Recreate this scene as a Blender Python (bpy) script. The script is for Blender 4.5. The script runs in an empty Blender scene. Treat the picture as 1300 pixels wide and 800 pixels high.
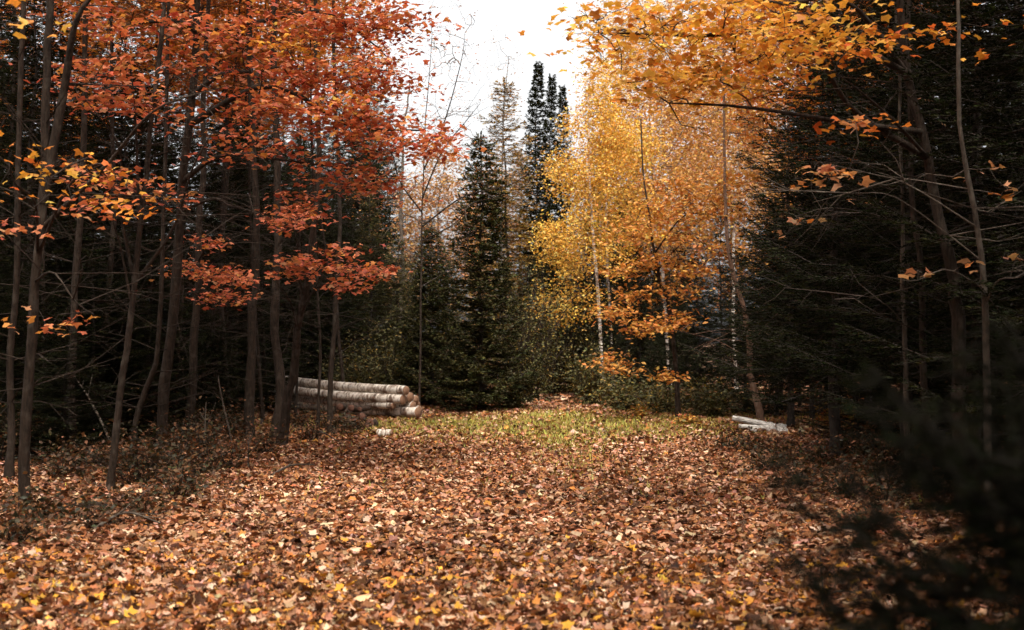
import bpy, math, random
import numpy as np
from mathutils import Vector, Matrix

random.seed(7)
rng = np.random.default_rng(11)
sc = bpy.context.scene
COL = sc.collection

# ------------------------------------------------------------------ camera
F = 1806.0          # focal length in pixels of the 1300 px wide photograph
HOR = 435.0         # row of the horizon
EYE = 1.5
cam = bpy.data.cameras.new('camera')
cam.sensor_width = 36.0
cam.lens = F / 1300.0 * 36.0
cam.clip_end = 3000.0
cam.dof.use_dof = True
cam.dof.focus_distance = 17.0
cam.dof.aperture_fstop = 2.8
camo = bpy.data.objects.new('camera', cam)
camo.location = (0, 0, EYE)
camo.rotation_euler = (math.radians(90) + math.atan((HOR - 400.0) / F), 0, 0)
COL.objects.link(camo)
sc.camera = camo

# ------------------------------------------------------------------ sky, sun, exposure
SUN_AZ, SUN_EL = math.radians(181), math.radians(60)
world = bpy.data.worlds.new('World')
sc.world = world
world.use_nodes = True
nt = world.node_tree
nt.nodes.clear()
sky = nt.nodes.new('ShaderNodeTexSky')
sky.sky_type = 'NISHITA'
sky.sun_disc = False
sky.sun_elevation = SUN_EL
sky.sun_rotation = SUN_AZ
sky.dust_density = 5.0
sky.air_density = 1.0
sky.ozone_density = 0.6
hsv = nt.nodes.new('ShaderNodeHueSaturation')       # thin white cloud all over: little blue left
hsv.inputs['Saturation'].default_value = 0.06
bg = nt.nodes.new('ShaderNodeBackground')
bg.inputs['Strength'].default_value = 0.15
wo = nt.nodes.new('ShaderNodeOutputWorld')
nt.links.new(sky.outputs[0], hsv.inputs['Color'])
nt.links.new(hsv.outputs[0], bg.inputs['Color'])
nt.links.new(bg.outputs[0], wo.inputs['Surface'])

sun = bpy.data.lights.new('sun', 'SUN')
sun.energy = 2.1
sun.angle = math.radians(22.0)
sun.color = (1.0, 0.93, 0.82)
suno = bpy.data.objects.new('sun', sun)
to_sun = Vector((math.sin(SUN_AZ) * math.cos(SUN_EL), math.cos(SUN_AZ) * math.cos(SUN_EL), math.sin(SUN_EL)))
suno.rotation_euler = to_sun.to_track_quat('Z', 'Y').to_euler()
suno.location = (0, -5, 30)
COL.objects.link(suno)

sc.view_settings.view_transform = 'Standard'
sc.view_settings.look = 'None'
sc.view_settings.exposure = 1.15
sc.view_settings.gamma = 1.0
sc.view_settings.use_curve_mapping = False
sc.render.engine = 'CYCLES'
cy = sc.cycles
cy.max_bounces = 5
cy.diffuse_bounces = 3
cy.glossy_bounces = 2
cy.transmission_bounces = 3
cy.transparent_max_bounces = 4
cy.use_denoising = True
cy.use_adaptive_sampling = True
cy.adaptive_threshold = 0.03

# ------------------------------------------------------------------ coordinates
def gz(x, y):
    """height of the forest floor"""
    x = np.asarray(x, float); y = np.asarray(y, float)
    near = np.exp(-((y - 20.0) / 28.0) ** 2)
    h = 0.035 * np.sin(x * 0.9 + 0.4) * np.sin(y * 0.45 + 1.0) + 0.03 * np.sin(x * 0.37 + y * 0.21)
    h = h + 0.018 * np.sin(x * 2.3 + y * 1.1) * np.sin(y * 1.7 - x)
    side = np.clip((np.abs(x - 0.3) - 4.2) / 4.0, 0, 1)
    h = h + 0.16 * side * side * (3 - 2 * side)
    rise = np.clip((y - 29.0) / 14.0, 0, 1)
    h = h + 0.35 * rise * rise
    return h * near

def P(px, py, d):
    return np.array([(px - 650.0) / F * d, d, EYE + (HOR - py) / F * d])

def G(px, d):
    x = (px - 650.0) / F * d
    return np.array([x, d, float(gz(x, d))])

# ------------------------------------------------------------------ mesh collector
def nrm(v):
    return v / np.maximum(np.linalg.norm(v, axis=-1, keepdims=True), 1e-9)

class Geo:
    def __init__(s):
        s.v = []; s.c = []; s.loops = []; s.sizes = []; s.n = 0; s.lines = {}
    def add(s, v, faces, col):
        v = np.asarray(v, np.float32); faces = np.asarray(faces, np.int64)
        c = np.asarray(col, np.float32)
        if c.ndim == 1: c = np.tile(c, (len(v), 1))
        s.v.append(v); s.c.append(c)
        s.loops.append((faces + s.n).ravel())
        s.sizes.append(np.full(len(faces), faces.shape[1], np.int64))
        s.n += len(v)
    def line(s, pts, rad, sides=4, col=(0.5, 0.5, 0.5), jit=0.0):
        pts = np.asarray(pts, float); rad = np.asarray(rad, float)
        s.lines.setdefault((len(pts), sides, tuple(col), jit), []).append((pts, rad))
    def flush(s):
        for (n, k, col, jit), L in s.lines.items():
            Pn = np.array([a for a, _ in L]); R = np.array([b for _, b in L])
            T = nrm(np.gradient(Pn, axis=1))
            ax = nrm(Pn[:, -1] - Pn[:, 0])
            ref = np.where(np.abs(ax[:, 2:3]) > 0.8, np.array([[1.0, 0.13, 0]]), np.array([[0, 0, 1.0]]))
            U = nrm(np.cross(T, ref[:, None, :])); W = np.cross(T, U)
            a = np.arange(k) / k * 2 * math.pi
            rr = np.repeat(R[:, :, None], k, 2)
            if jit: rr = rr * (1 + jit * rng.normal(0, 1, rr.shape))
            V = Pn[:, :, None, :] + rr[..., None] * (np.cos(a)[None, None, :, None] * U[:, :, None, :] + np.sin(a)[None, None, :, None] * W[:, :, None, :])
            idx = np.arange(len(L) * n * k).reshape(len(L), n, k)
            nx = np.roll(idx, -1, axis=2)
            q = np.stack([idx[:, :-1], nx[:, :-1], nx[:, 1:], idx[:, 1:]], -1).reshape(-1, 4)
            s.add(V.reshape(-1, 3), q, col)
        s.lines = {}
    def scatter(s, tv, tf, cen, X, Y, Z, size, col, vshade=None):
        """copies of a template (tv, tf) at cen with axes X, Y, Z"""
        N, k = len(cen), len(tv)
        if N == 0: return
        sz = np.broadcast_to(np.asarray(size, float), (N,))[:, None, None]
        V = cen[:, None, :] + sz * (tv[None, :, 0:1] * X[:, None, :] + tv[None, :, 1:2] * Y[:, None, :] + tv[None, :, 2:3] * Z[:, None, :])
        f = (tf[None, :, :] + (np.arange(N) * k)[:, None, None]).reshape(-1, tf.shape[1])
        c = np.repeat(np.asarray(col)[:, None, :], k, 1)
        if vshade is not None: c = c * vshade[None, :, None]
        s.add(V.reshape(-1, 3), f, c.reshape(-1, 3))
    def mesh(s, name, mat, smooth=False):
        s.flush()
        m = bpy.data.meshes.new(name)
        if not s.v:
            return m
        v = np.concatenate(s.v); c = np.concatenate(s.c); lp = np.concatenate(s.loops); sz = np.concatenate(s.sizes)
        m.vertices.add(len(v)); m.vertices.foreach_set('co', v.ravel())
        m.loops.add(len(lp)); m.loops.foreach_set('vertex_index', lp.astype(np.int32))
        m.polygons.add(len(sz))
        st = np.concatenate([[0], np.cumsum(sz)[:-1]]).astype(np.int32)
        m.polygons.foreach_set('loop_start', st)
        if smooth: m.polygons.foreach_set('use_smooth', np.ones(len(sz), bool))
        m.update(calc_edges=True)
        a = m.attributes.new('Col', 'FLOAT_COLOR', 'POINT')
        a.data.foreach_set('color', np.concatenate([c, np.ones((len(c), 1), np.float32)], 1).astype(np.float32).ravel())
        m.materials.append(mat)
        return m

def obj(name, mesh, parent=None, loc=(0, 0, 0)):
    o = bpy.data.objects.new(name, mesh)
    COL.objects.link(o)
    o.parent = parent
    o.location = loc
    return o

def tag(o, label=None, cat=None, group=None, kind=None):
    if label: o['label'] = label
    if cat: o['category'] = cat
    if group: o['group'] = group
    if kind: o['kind'] = kind
    return o

def empty(name, loc=(0, 0, 0)):
    o = bpy.data.objects.new(name, None)
    o.empty_display_size = 0.2
    COL.objects.link(o); o.location = loc
    return o

def copy_thing(src, loc, rz=0.0, scale=1.0, zscale=None, label=None, group=None, tilt=(0, 0)):
    c = src.copy(); COL.objects.link(c)
    c.location = loc
    c.rotation_euler = (tilt[0], tilt[1], rz)
    c.scale = (scale, scale, zscale if zscale else scale)
    for ch in src.children:
        d = ch.copy(); COL.objects.link(d); d.parent = c
    if label: c['label'] = label
    if group: c['group'] = group
    return c

# ------------------------------------------------------------------ materials
def new_mat(name):
    m = bpy.data.materials.new(name); m.use_nodes = True
    n = m.node_tree.nodes; n.clear()
    out = n.new('ShaderNodeOutputMaterial')
    return m, n, m.node_tree.links, out

def leaf_mat(name, trans=0.35, rough=0.55, spec=0.25, vary=0.35, warm=(1.15, 1.0, 0.7)):
    m, n, l, out = new_mat(name)
    at = n.new('ShaderNodeAttribute'); at.attribute_name = 'Col'
    tc = n.new('ShaderNodeTexCoord')
    no = n.new('ShaderNodeTexNoise'); no.inputs['Scale'].default_value = 60.0; no.inputs['Detail'].default_value = 2.0
    l.new(tc.outputs['Object'], no.inputs['Vector'])
    mr = n.new('ShaderNodeMapRange'); mr.inputs['To Min'].default_value = 1 - vary; mr.inputs['To Max'].default_value = 1 + vary
    l.new(no.outputs['Fac'], mr.inputs['Value'])
    mu = n.new('ShaderNodeVectorMath'); mu.operation = 'SCALE'
    l.new(at.outputs['Color'], mu.inputs[0]); l.new(mr.outputs[0], mu.inputs['Scale'])
    p = n.new('ShaderNodeBsdfPrincipled'); p.inputs['Roughness'].default_value = rough
    p.inputs['Specular IOR Level'].default_value = spec
    l.new(mu.outputs[0], p.inputs['Base Color'])
    if trans > 0:
        t = n.new('ShaderNodeBsdfTranslucent')
        tm = n.new('ShaderNodeVectorMath'); tm.operation = 'MULTIPLY'; tm.inputs[1].default_value = warm
        l.new(mu.outputs[0], tm.inputs[0]); l.new(tm.outputs[0], t.inputs['Color'])
        mx = n.new('ShaderNodeMixShader'); mx.inputs[0].default_value = trans
        l.new(p.outputs[0], mx.inputs[1]); l.new(t.outputs[0], mx.inputs[2])
        l.new(mx.outputs[0], out.inputs['Surface'])
    else:
        l.new(p.outputs[0], out.inputs['Surface'])
    return m

def bark_mat(name, dark, light, scale=9.0, stretch=0.18, bump=0.9, lichen=(0.22, 0.19, 0.15), lich=0.35):
    m, n, l, out = new_mat(name)
    tc = n.new('ShaderNodeTexCoord'); mp = n.new('ShaderNodeMapping'); mp.inputs['Scale'].default_value = (1, 1, stretch)
    l.new(tc.outputs['Object'], mp.inputs['Vector'])
    n1 = n.new('ShaderNodeTexNoise'); n1.inputs['Scale'].default_value = scale * 4; n1.inputs['Detail'].default_value = 6; n1.inputs['Roughness'].default_value = 0.7
    l.new(mp.outputs[0], n1.inputs['Vector'])
    cr = n.new('ShaderNodeValToRGB')
    cr.color_ramp.elements[0].position = 0.3; cr.color_ramp.elements[0].color = (*dark, 1)
    cr.color_ramp.elements[1].position = 0.72; cr.color_ramp.elements[1].color = (*light, 1)
    l.new(n1.outputs['Fac'], cr.inputs[0])
    n2 = n.new('ShaderNodeTexNoise'); n2.inputs['Scale'].default_value = scale; n2.inputs['Detail'].default_value = 4
    l.new(tc.outputs['Object'], n2.inputs['Vector'])
    c2 = n.new('ShaderNodeValToRGB'); c2.color_ramp.elements[0].position = 0.52; c2.color_ramp.elements[1].position = 0.66
    l.new(n2.outputs['Fac'], c2.inputs[0])
    mm = n.new('ShaderNodeMath'); mm.operation = 'MULTIPLY'; mm.inputs[1].default_value = lich
    l.new(c2.outputs[0], mm.inputs[0])
    mx = n.new('ShaderNodeMix'); mx.data_type = 'RGBA'
    l.new(mm.outputs[0], mx.inputs[0]); l.new(cr.outputs[0], mx.inputs[6]); mx.inputs[7].default_value = (*lichen, 1)
    p = n.new('ShaderNodeBsdfPrincipled'); p.inputs['Roughness'].default_value = 0.9; p.inputs['Specular IOR Level'].default_value = 0.15
    l.new(mx.outputs[2], p.inputs['Base Color'])
    b = n.new('ShaderNodeBump'); b.inputs['Strength'].default_value = bump; b.inputs['Distance'].default_value = 0.02
    l.new(n1.outputs['Fac'], b.inputs['Height']); l.new(b.outputs[0], p.inputs['Normal'])
    l.new(p.outputs[0], out.inputs['Surface'])
    return m

def birch_mat(name):
    m, n, l, out = new_mat(name)
    tc = n.new('ShaderNodeTexCoord'); mp = n.new('ShaderNodeMapping'); mp.inputs['Scale'].default_value = (1, 1, 3.2)
    l.new(tc.outputs['Object'], mp.inputs['Vector'])
    n1 = n.new('ShaderNodeTexNoise'); n1.inputs['Scale'].default_value = 6; n1.inputs['Detail'].default_value = 7; n1.inputs['Roughness'].default_value = 0.75
    l.new(mp.outputs[0], n1.inputs['Vector'])
    c1 = n.new('ShaderNodeValToRGB')
    e = c1.color_ramp.elements
    e[0].position = 0.37; e[0].color = (0.035, 0.024, 0.018, 1)
    e[1].position = 0.53; e[1].color = (0.72, 0.63, 0.53, 1)
    x = e.new(0.44); x.color = (0.24, 0.17, 0.12, 1)
    x = e.new(0.75); x.color = (0.85, 0.80, 0.72, 1)
    l.new(n1.outputs['Fac'], c1.inputs[0])
    n2 = n.new('ShaderNodeTexNoise'); n2.inputs['Scale'].default_value = 5.0; n2.inputs['Detail'].default_value = 4
    l.new(tc.outputs['Object'], n2.inputs['Vector'])
    c2 = n.new('ShaderNodeValToRGB'); c2.color_ramp.elements[0].position = 0.52; c2.color_ramp.elements[1].position = 0.66
    l.new(n2.outputs['Fac'], c2.inputs[0])
    mx = n.new('ShaderNodeMix'); mx.data_type = 'RGBA'
    l.new(c2.outputs[0], mx.inputs[0]); l.new(c1.outputs[0], mx.inputs[6]); mx.inputs[7].default_value = (0.17, 0.095, 0.06, 1)
    p = n.new('ShaderNodeBsdfPrincipled'); p.inputs['Roughness'].default_value = 0.75
    l.new(mx.outputs[2], p.inputs['Base Color'])
    b = n.new('ShaderNodeBump'); b.inputs['Strength'].default_value = 0.3; b.inputs['Distance'].default_value = 0.01
    l.new(n1.outputs['Fac'], b.inputs['Height']); l.new(b.outputs[0], p.inputs['Normal'])
    l.new(p.outputs[0], out.inputs['Surface'])
    return m

def wood_end_mat(name, dk=(0.10, 0.05, 0.028), lt=(0.34, 0.185, 0.105)):
    m, n, l, out = new_mat(name)
    tc = n.new('ShaderNodeTexCoord')
    ns = n.new('ShaderNodeTexNoise'); ns.inputs['Scale'].default_value = 6
    l.new(tc.outputs['Object'], ns.inputs['Vector'])
    wv = n.new('ShaderNodeTexWave'); wv.wave_type = 'RINGS'; wv.rings_direction = 'Z'; wv.inputs['Scale'].default_value = 22; wv.inputs['Distortion'].default_value = 1.5
    l.new(tc.outputs['Object'], wv.inputs['Vector'])
    c = n.new('ShaderNodeValToRGB'); c.color_ramp.elements[0].color = (*dk, 1); c.color_ramp.elements[1].color = (*lt, 1)
    ad = n.new('ShaderNodeMath'); ad.operation = 'MULTIPLY_ADD'; ad.inputs[1].default_value = 0.35
    l.new(wv.outputs['Fac'], ad.inputs[0]); l.new(ns.outputs['Fac'], ad.inputs[2])
    l.new(ad.outputs[0], c.inputs[0])
    p = n.new('ShaderNodeBsdfPrincipled'); p.inputs['Roughness'].default_value = 0.85
    l.new(c.outputs[0], p.inputs['Base Color']); l.new(p.outputs[0], out.inputs['Surface'])
    return m

def ground_mat():
    m, n, l, out = new_mat('forest_floor')
    tc = n.new('ShaderNodeTexCoord')
    v = n.new('ShaderNodeTexVoronoi'); v.inputs['Scale'].default_value = 14; v.inputs['Randomness'].default_value = 1
    l.new(tc.outputs['Object'], v.inputs['Vector'])
    no = n.new('ShaderNodeTexNoise'); no.inputs['Scale'].default_value = 0.8; no.inputs['Detail'].default_value = 6
    l.new(tc.outputs['Object'], no.inputs['Vector'])
    c = n.new('ShaderNodeValToRGB')
    e = c.color_ramp.elements
    e[0].position = 0.1; e[0].color = (0.035, 0.02, 0.012, 1)
    e[1].position = 0.9; e[1].color = (0.20, 0.105, 0.055, 1)
    sp = n.new('ShaderNodeSeparateColor'); l.new(v.outputs['Color'], sp.inputs[0])
    ml = n.new('ShaderNodeMath'); ml.operation = 'MULTIPLY'
    l.new(sp.outputs[0], ml.inputs[0]); l.new(no.outputs['Fac'], ml.inputs[1])
    m2 = n.new('ShaderNodeMath'); m2.operation = 'MULTIPLY'; m2.inputs[1].default_value = 1.6
    l.new(ml.outputs[0], m2.inputs[0]); l.new(m2.outputs[0], c.inputs[0])
    p = n.new('ShaderNodeBsdfPrincipled'); p.inputs['Roughness'].default_value = 0.95; p.inputs['Specular IOR Level'].default_value = 0.1
    l.new(c.outputs[0], p.inputs['Base Color'])
    b = n.new('ShaderNodeBump'); b.inputs['Strength'].default_value = 0.8; b.inputs['Distance'].default_value = 0.02
    l.new(v.outputs['Distance'], b.inputs['Height']); l.new(b.outputs[0], p.inputs['Normal'])
    l.new(p.outputs[0], out.inputs['Surface'])
    return m

M_LEAF = leaf_mat('autumn_leaf', 0.38)
M_LITTER = leaf_mat('fallen_leaf', 0.10, rough=0.7, spec=0.10, vary=0.35)
M_NEEDLE = leaf_mat('conifer_needle', 0.12, rough=0.9, spec=0.0, vary=0.3, warm=(1, 1.05, 0.6))
M_GREEN = leaf_mat('olive_leaf', 0.3, vary=0.3)
M_GRASS = leaf_mat('grass_blade', 0.35, vary=0.3)
M_BARK = bark_mat('maple_bark', (0.010, 0.007, 0.005), (0.056, 0.037, 0.025), lich=0.12)
M_BARKD = bark_mat('old_bolt_bark', (0.014, 0.010, 0.008), (0.09, 0.055, 0.036))
M_BARKR = bark_mat('reddish_bark', (0.06, 0.033, 0.022), (0.24, 0.135, 0.085))
M_BARKG = bark_mat('grey_conifer_bark', (0.02, 0.016, 0.013), (0.085, 0.066, 0.052), scale=12, lich=0.12)
M_FIRTWIG = bark_mat('young_fir_twig', (0.008, 0.007, 0.005), (0.022, 0.017, 0.011), bump=0.1, lich=0.0)
M_TWIG = bark_mat('grey_twig', (0.035, 0.027, 0.02), (0.13, 0.10, 0.075), bump=0.1)
M_BIRCH = birch_mat('birch_bark')
M_END = wood_end_mat('cut_wood')
M_OLDEND = wood_end_mat('old_cut_wood', (0.03, 0.013, 0.009), (0.17, 0.07, 0.038))
M_GROUND = ground_mat()
GREY = (0.5, 0.5, 0.5)

# ------------------------------------------------------------------ leaf templates
def maple_template(curl=0.0, fold=0.0, twist=0.0, r=None):
    r = r or random
    ang = [270, 318, 345, 5, 28, 58, 90, 122, 152, 175, 195, 222]
    rad = [0.18, 0.40, 0.50, 0.33, 0.62, 0.42, 0.74, 0.42, 0.62, 0.33, 0.50, 0.40]
    v = [[0, 0.02, 0]]
    for a, q in zip(ang, rad):
        q *= r.uniform(0.88, 1.1); a = math.radians(a + r.uniform(-5, 5))
        v.append([q * math.cos(a), q * math.sin(a), 0])
    v = np.array(v)
    rr = v[:, 0] ** 2 + v[:, 1] ** 2
    v[:, 2] = curl * rr + fold * np.abs(v[:, 0]) + twist * v[:, 0] * v[:, 1]
    v[1:, 2] += np.array([r.uniform(-0.08, 0.08) for _ in range(12)]) * (1 + abs(curl) * 1.5)
    f = [[0, i, i % 12 + 1] for i in range(1, 13)]
    return v, np.array(f)

def canopy_template(curl, fold, twist):
    ang = [270, 325, 18, 54, 90, 126, 162, 215]
    rad = [0.2, 0.5, 0.64, 0.4, 0.76, 0.4, 0.64, 0.5]
    v = np.array([[0, 0.02, 0]] + [[q * random.uniform(.88, 1.1) * math.cos(math.radians(a)), q * math.sin(math.radians(a)), 0] for a, q in zip(ang, rad)])
    v[:, 2] = curl * (v[:, 0] ** 2 + v[:, 1] ** 2) + fold * np.abs(v[:, 0]) + twist * v[:, 0] * v[:, 1] + np.array([random.uniform(-.07, .07) for _ in range(9)])
    return v, np.array([[0, i, i % 8 + 1] for i in range(1, 9)])

SMALL_V = np.array([[0, -0.5, 0], [0.3, 0, 0.09], [0, 0.55, -0.05], [-0.3, 0, 0.09]])
SMALL_F = np.array([[0, 1, 2], [0, 2, 3]])
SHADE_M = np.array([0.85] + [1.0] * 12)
CANOPY_T = [canopy_template(-0.35, 0.1, 0.2), canopy_template(-0.2, -0.15, -0.3), canopy_template(-0.5, 0.2, 0.1), canopy_template(0.15, -0.25, 0.3)]
def oval_template(w, curl, fold):
    y = np.array([-0.62, -0.25, 0.2, 0.66]); x = np.array([0.0, w, w * 0.9, 0.0])
    v = [[0, -0.62, 0], [w, -0.22, 0], [w * 0.9, 0.22, 0], [0, 0.66, 0], [-w * 0.9, 0.22, 0], [-w, -0.22, 0], [0, -0.2, 0], [0, 0.22, 0]]
    v = np.array(v) + rng.normal(0, 0.03, (8, 3))
    v[:, 2] += curl * (v[:, 1] ** 2) + fold * np.abs(v[:, 0])
    return v, np.array([[0, 1, 6], [6, 1, 2], [6, 2, 7], [7, 2, 3], [7, 3, 4], [7, 4, 6], [6, 4, 5], [6, 5, 0]])
OVAL_T = [oval_template(w, c, f) for w, c, f in [(0.3, 0.4, 0.6), (0.34, -0.5, 0.3), (0.26, 0.9, 0.9), (0.32, -0.2, -0.4), (0.22, 0.6, 1.2)]]
LITTER_T = [maple_template(c, f, t) for c, f, t in [(0.25, 0.1, 0.3), (0.7, 0.2, -0.4), (-0.5, -0.1, 0.5), (1.0, -0.2, 0.2), (0.1, 0.5, 0.0), (-0.8, 0.3, -0.6), (0.5, 0.6, 0.6), (0.0, -0.1, 0.1)]]

def pal(colors, weights, n, jit=0.22):
    c = np.array(colors)[rng.choice(len(colors), n, p=np.array(weights) / np.sum(weights))]
    return np.clip(c * (1 + jit * rng.normal(0, 1, (n, 1))) * (1 + 0.07 * rng.normal(0, 1, (n, 3))), 0.004, 0.9)

RED = ([(0.50, 0.14, 0.072), (0.60, 0.215, 0.10), (0.33, 0.075, 0.042), (0.60, 0.27, 0.07), (0.42, 0.2, 0.09)], [5, 4.5, 2.4, 0.9, 0.8])
ORANGE = ([(0.60, 0.21, 0.035), (0.52, 0.13, 0.03), (0.64, 0.32, 0.05)], [4, 2, 2])
YELLOW = ([(0.68, 0.36, 0.06), (0.64, 0.28, 0.05), (0.72, 0.45, 0.10), (0.5, 0.2, 0.05)], [5, 3.5, 2.5, 1.2])
BIRCHL = ([(0.68, 0.41, 0.07), (0.64, 0.32, 0.06), (0.54, 0.36, 0.08), (0.72, 0.50, 0.14)], [4, 3, 1.5, 1.5])
BEECH = ([(0.55, 0.25, 0.06), (0.46, 0.17, 0.045), (0.60, 0.33, 0.08)], [4, 2, 2])
TAN = ([(0.40, 0.22, 0.10), (0.32, 0.16, 0.08), (0.48, 0.31, 0.16), (0.45, 0.24, 0.06)], [3, 2, 1, 1])
OLIVE = ([(0.085, 0.074, 0.024), (0.12, 0.098, 0.03), (0.058, 0.056, 0.019), (0.28, 0.18, 0.04)], [4, 3, 3, 0.8])
BROWNISH = ([(0.40, 0.16, 0.05), (0.30, 0.12, 0.05), (0.5, 0.25, 0.06)], [3, 3, 1])

def leaf_axes(n, tilt=0.45):
    Z = nrm(np.stack([rng.normal(0, tilt, n), rng.normal(0, tilt, n), np.ones(n)], 1))
    a = rng.uniform(0, 2 * math.pi, n)
    H = np.stack([np.cos(a), np.sin(a), np.zeros(n)], 1)
    Y = nrm(H - (H * Z).sum(1, keepdims=True) * Z)
    X = np.cross(Y, Z)
    return X, Y, Z

# ------------------------------------------------------------------ deciduous crown: branch network that reaches every leaf cluster
def network(nodes, targets, r_tip=0.0025, wob=0.10, power=0.42, rmax=0.03):
    """joins every target to the nearest node already there; returns polylines with radii"""
    nodes = np.asarray(nodes, float); targets = np.asarray(targets, float)
    if len(targets) == 0: return []
    d0 = np.min(np.linalg.norm(targets[:, None] - nodes[None], axis=2), axis=1)
    order = np.argsort(d0)
    cap = len(nodes) + 2 * len(targets) + 2
    N = np.zeros((cap, 3)); N[:len(nodes)] = nodes
    par = np.full(cap, -1); cnt = np.zeros(cap); nn = len(nodes)
    segs = []
    for t in order:
        T = targets[t]
        D = np.linalg.norm(N[:nn] - T, axis=1)
        j = int(np.argmin(D))
        L = D[j]
        mid = (N[j] + T) / 2 + rng.normal(0, wob * L, 3) * np.array([1, 1, 0.6]) + np.array([0, 0, 0.05 * L])
        a = nn; b = nn + 1
        N[a] = mid; par[a] = j; N[b] = T; par[b] = a; nn += 2
        segs.append((j, a, b))
        cnt[b] += 1
    for i in range(nn - 1, -1, -1):
        if par[i] >= 0: cnt[par[i]] += cnt[i]
    out = []
    for j, a, b in segs:
        rj = min(r_tip * cnt[a] ** power, rmax)
        rb = min(r_tip * max(cnt[b], 1) ** power, rmax)
        out.append((np.array([N[j], N[a], N[b]]), np.array([rj, (rj + rb) / 2, rb * 0.7])))
    return out

def smooth_path(pts, n):
    pts = np.asarray(pts, float)
    t = np.linspace(0, 1, len(pts)); u = np.linspace(0, 1, n)
    k = np.clip(np.searchsorted(t, u, side='right') - 1, 0, len(pts) - 2)
    ext = np.vstack([2 * pts[0] - pts[1], pts, 2 * pts[-1] - pts[-2]])
    w = ((u - t[k]) / (t[k + 1] - t[k]))[:, None]
    p0, p1, p2, p3 = ext[k], ext[k + 1], ext[k + 2], ext[k + 3]
    return 0.5 * (2 * p1 + (p2 - p0) * w + (2 * p0 - 5 * p1 + 4 * p2 - p3) * w ** 2 + (3 * p1 - p0 - 3 * p2 + p3) * w ** 3)

def trunk_geo(path, r0, r1, sides=10, n=26, flare=0.5, jit=0.035):
    g = Geo()
    p = smooth_path(path, n)
    k_ = np.linspace(0, 1, n)
    for a_ in (0, 1): p[:, a_] += r0 * (0.5 * np.sin(k_ * rng.uniform(6, 11) + rng.uniform(0, 6)) + 0.25 * np.sin(k_ * rng.uniform(16, 28) + rng.uniform(0, 6))) * np.minimum(1, k_ * 6)
    p[1:-1] += rng.normal(0, r0 * 0.10, (n - 2, 3)) * np.array([1, 1, 0])
    t = np.linspace(0, 1, n)
    r = r0 + (r1 - r0) * t ** 0.85
    h = p[:, 2] - p[0, 2]
    r = r * (1 + flare * np.exp(-np.maximum(h, 0) / 0.13)) * (1 + 0.05 * np.sin(t * 40 + rng.uniform(0, 6)))
    p[0, 2] -= 0.12
    g.line(p, r, sides, GREY, jit)
    return g, p, r

def ellipsoid_points(c, rad, n, shell=0.55):
    d = nrm(rng.normal(0, 1, (n, 3)))
    q = rng.uniform(shell ** 3, 1, (n, 1)) ** (1 / 3)
    return np.asarray(c) + d * q * np.asarray(rad)

def spray_points(c, rad, n):
    """flat horizontal spray, uneven"""
    d = nrm(rng.normal(0, 1, (n, 3))) * rng.uniform(0, 1, (n, 1)) ** 0.55
    return np.asarray(c) + d * np.asarray(rad)

LEAF_MESH = {}
def leaf_mesh(col, key, mat):
    k = (key, tuple(np.round(col, 2)))
    if k not in LEAF_MESH:
        v, f = CANOPY_T[key] if mat is M_LEAF else LITTER_T[key]
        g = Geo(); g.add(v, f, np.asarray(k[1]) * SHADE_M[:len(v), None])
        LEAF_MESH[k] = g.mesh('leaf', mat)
    return LEAF_MESH[k]

def in_frame(c):
    d = np.maximum(c[:, 1], 0.1)
    px = 650 + c[:, 0] / d * F; py = HOR - (c[:, 2] - EYE) / d * F
    return (px > 5) & (px < 1295) & (py > 5) & (py < 795) & (c[:, 1] > 1)

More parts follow.
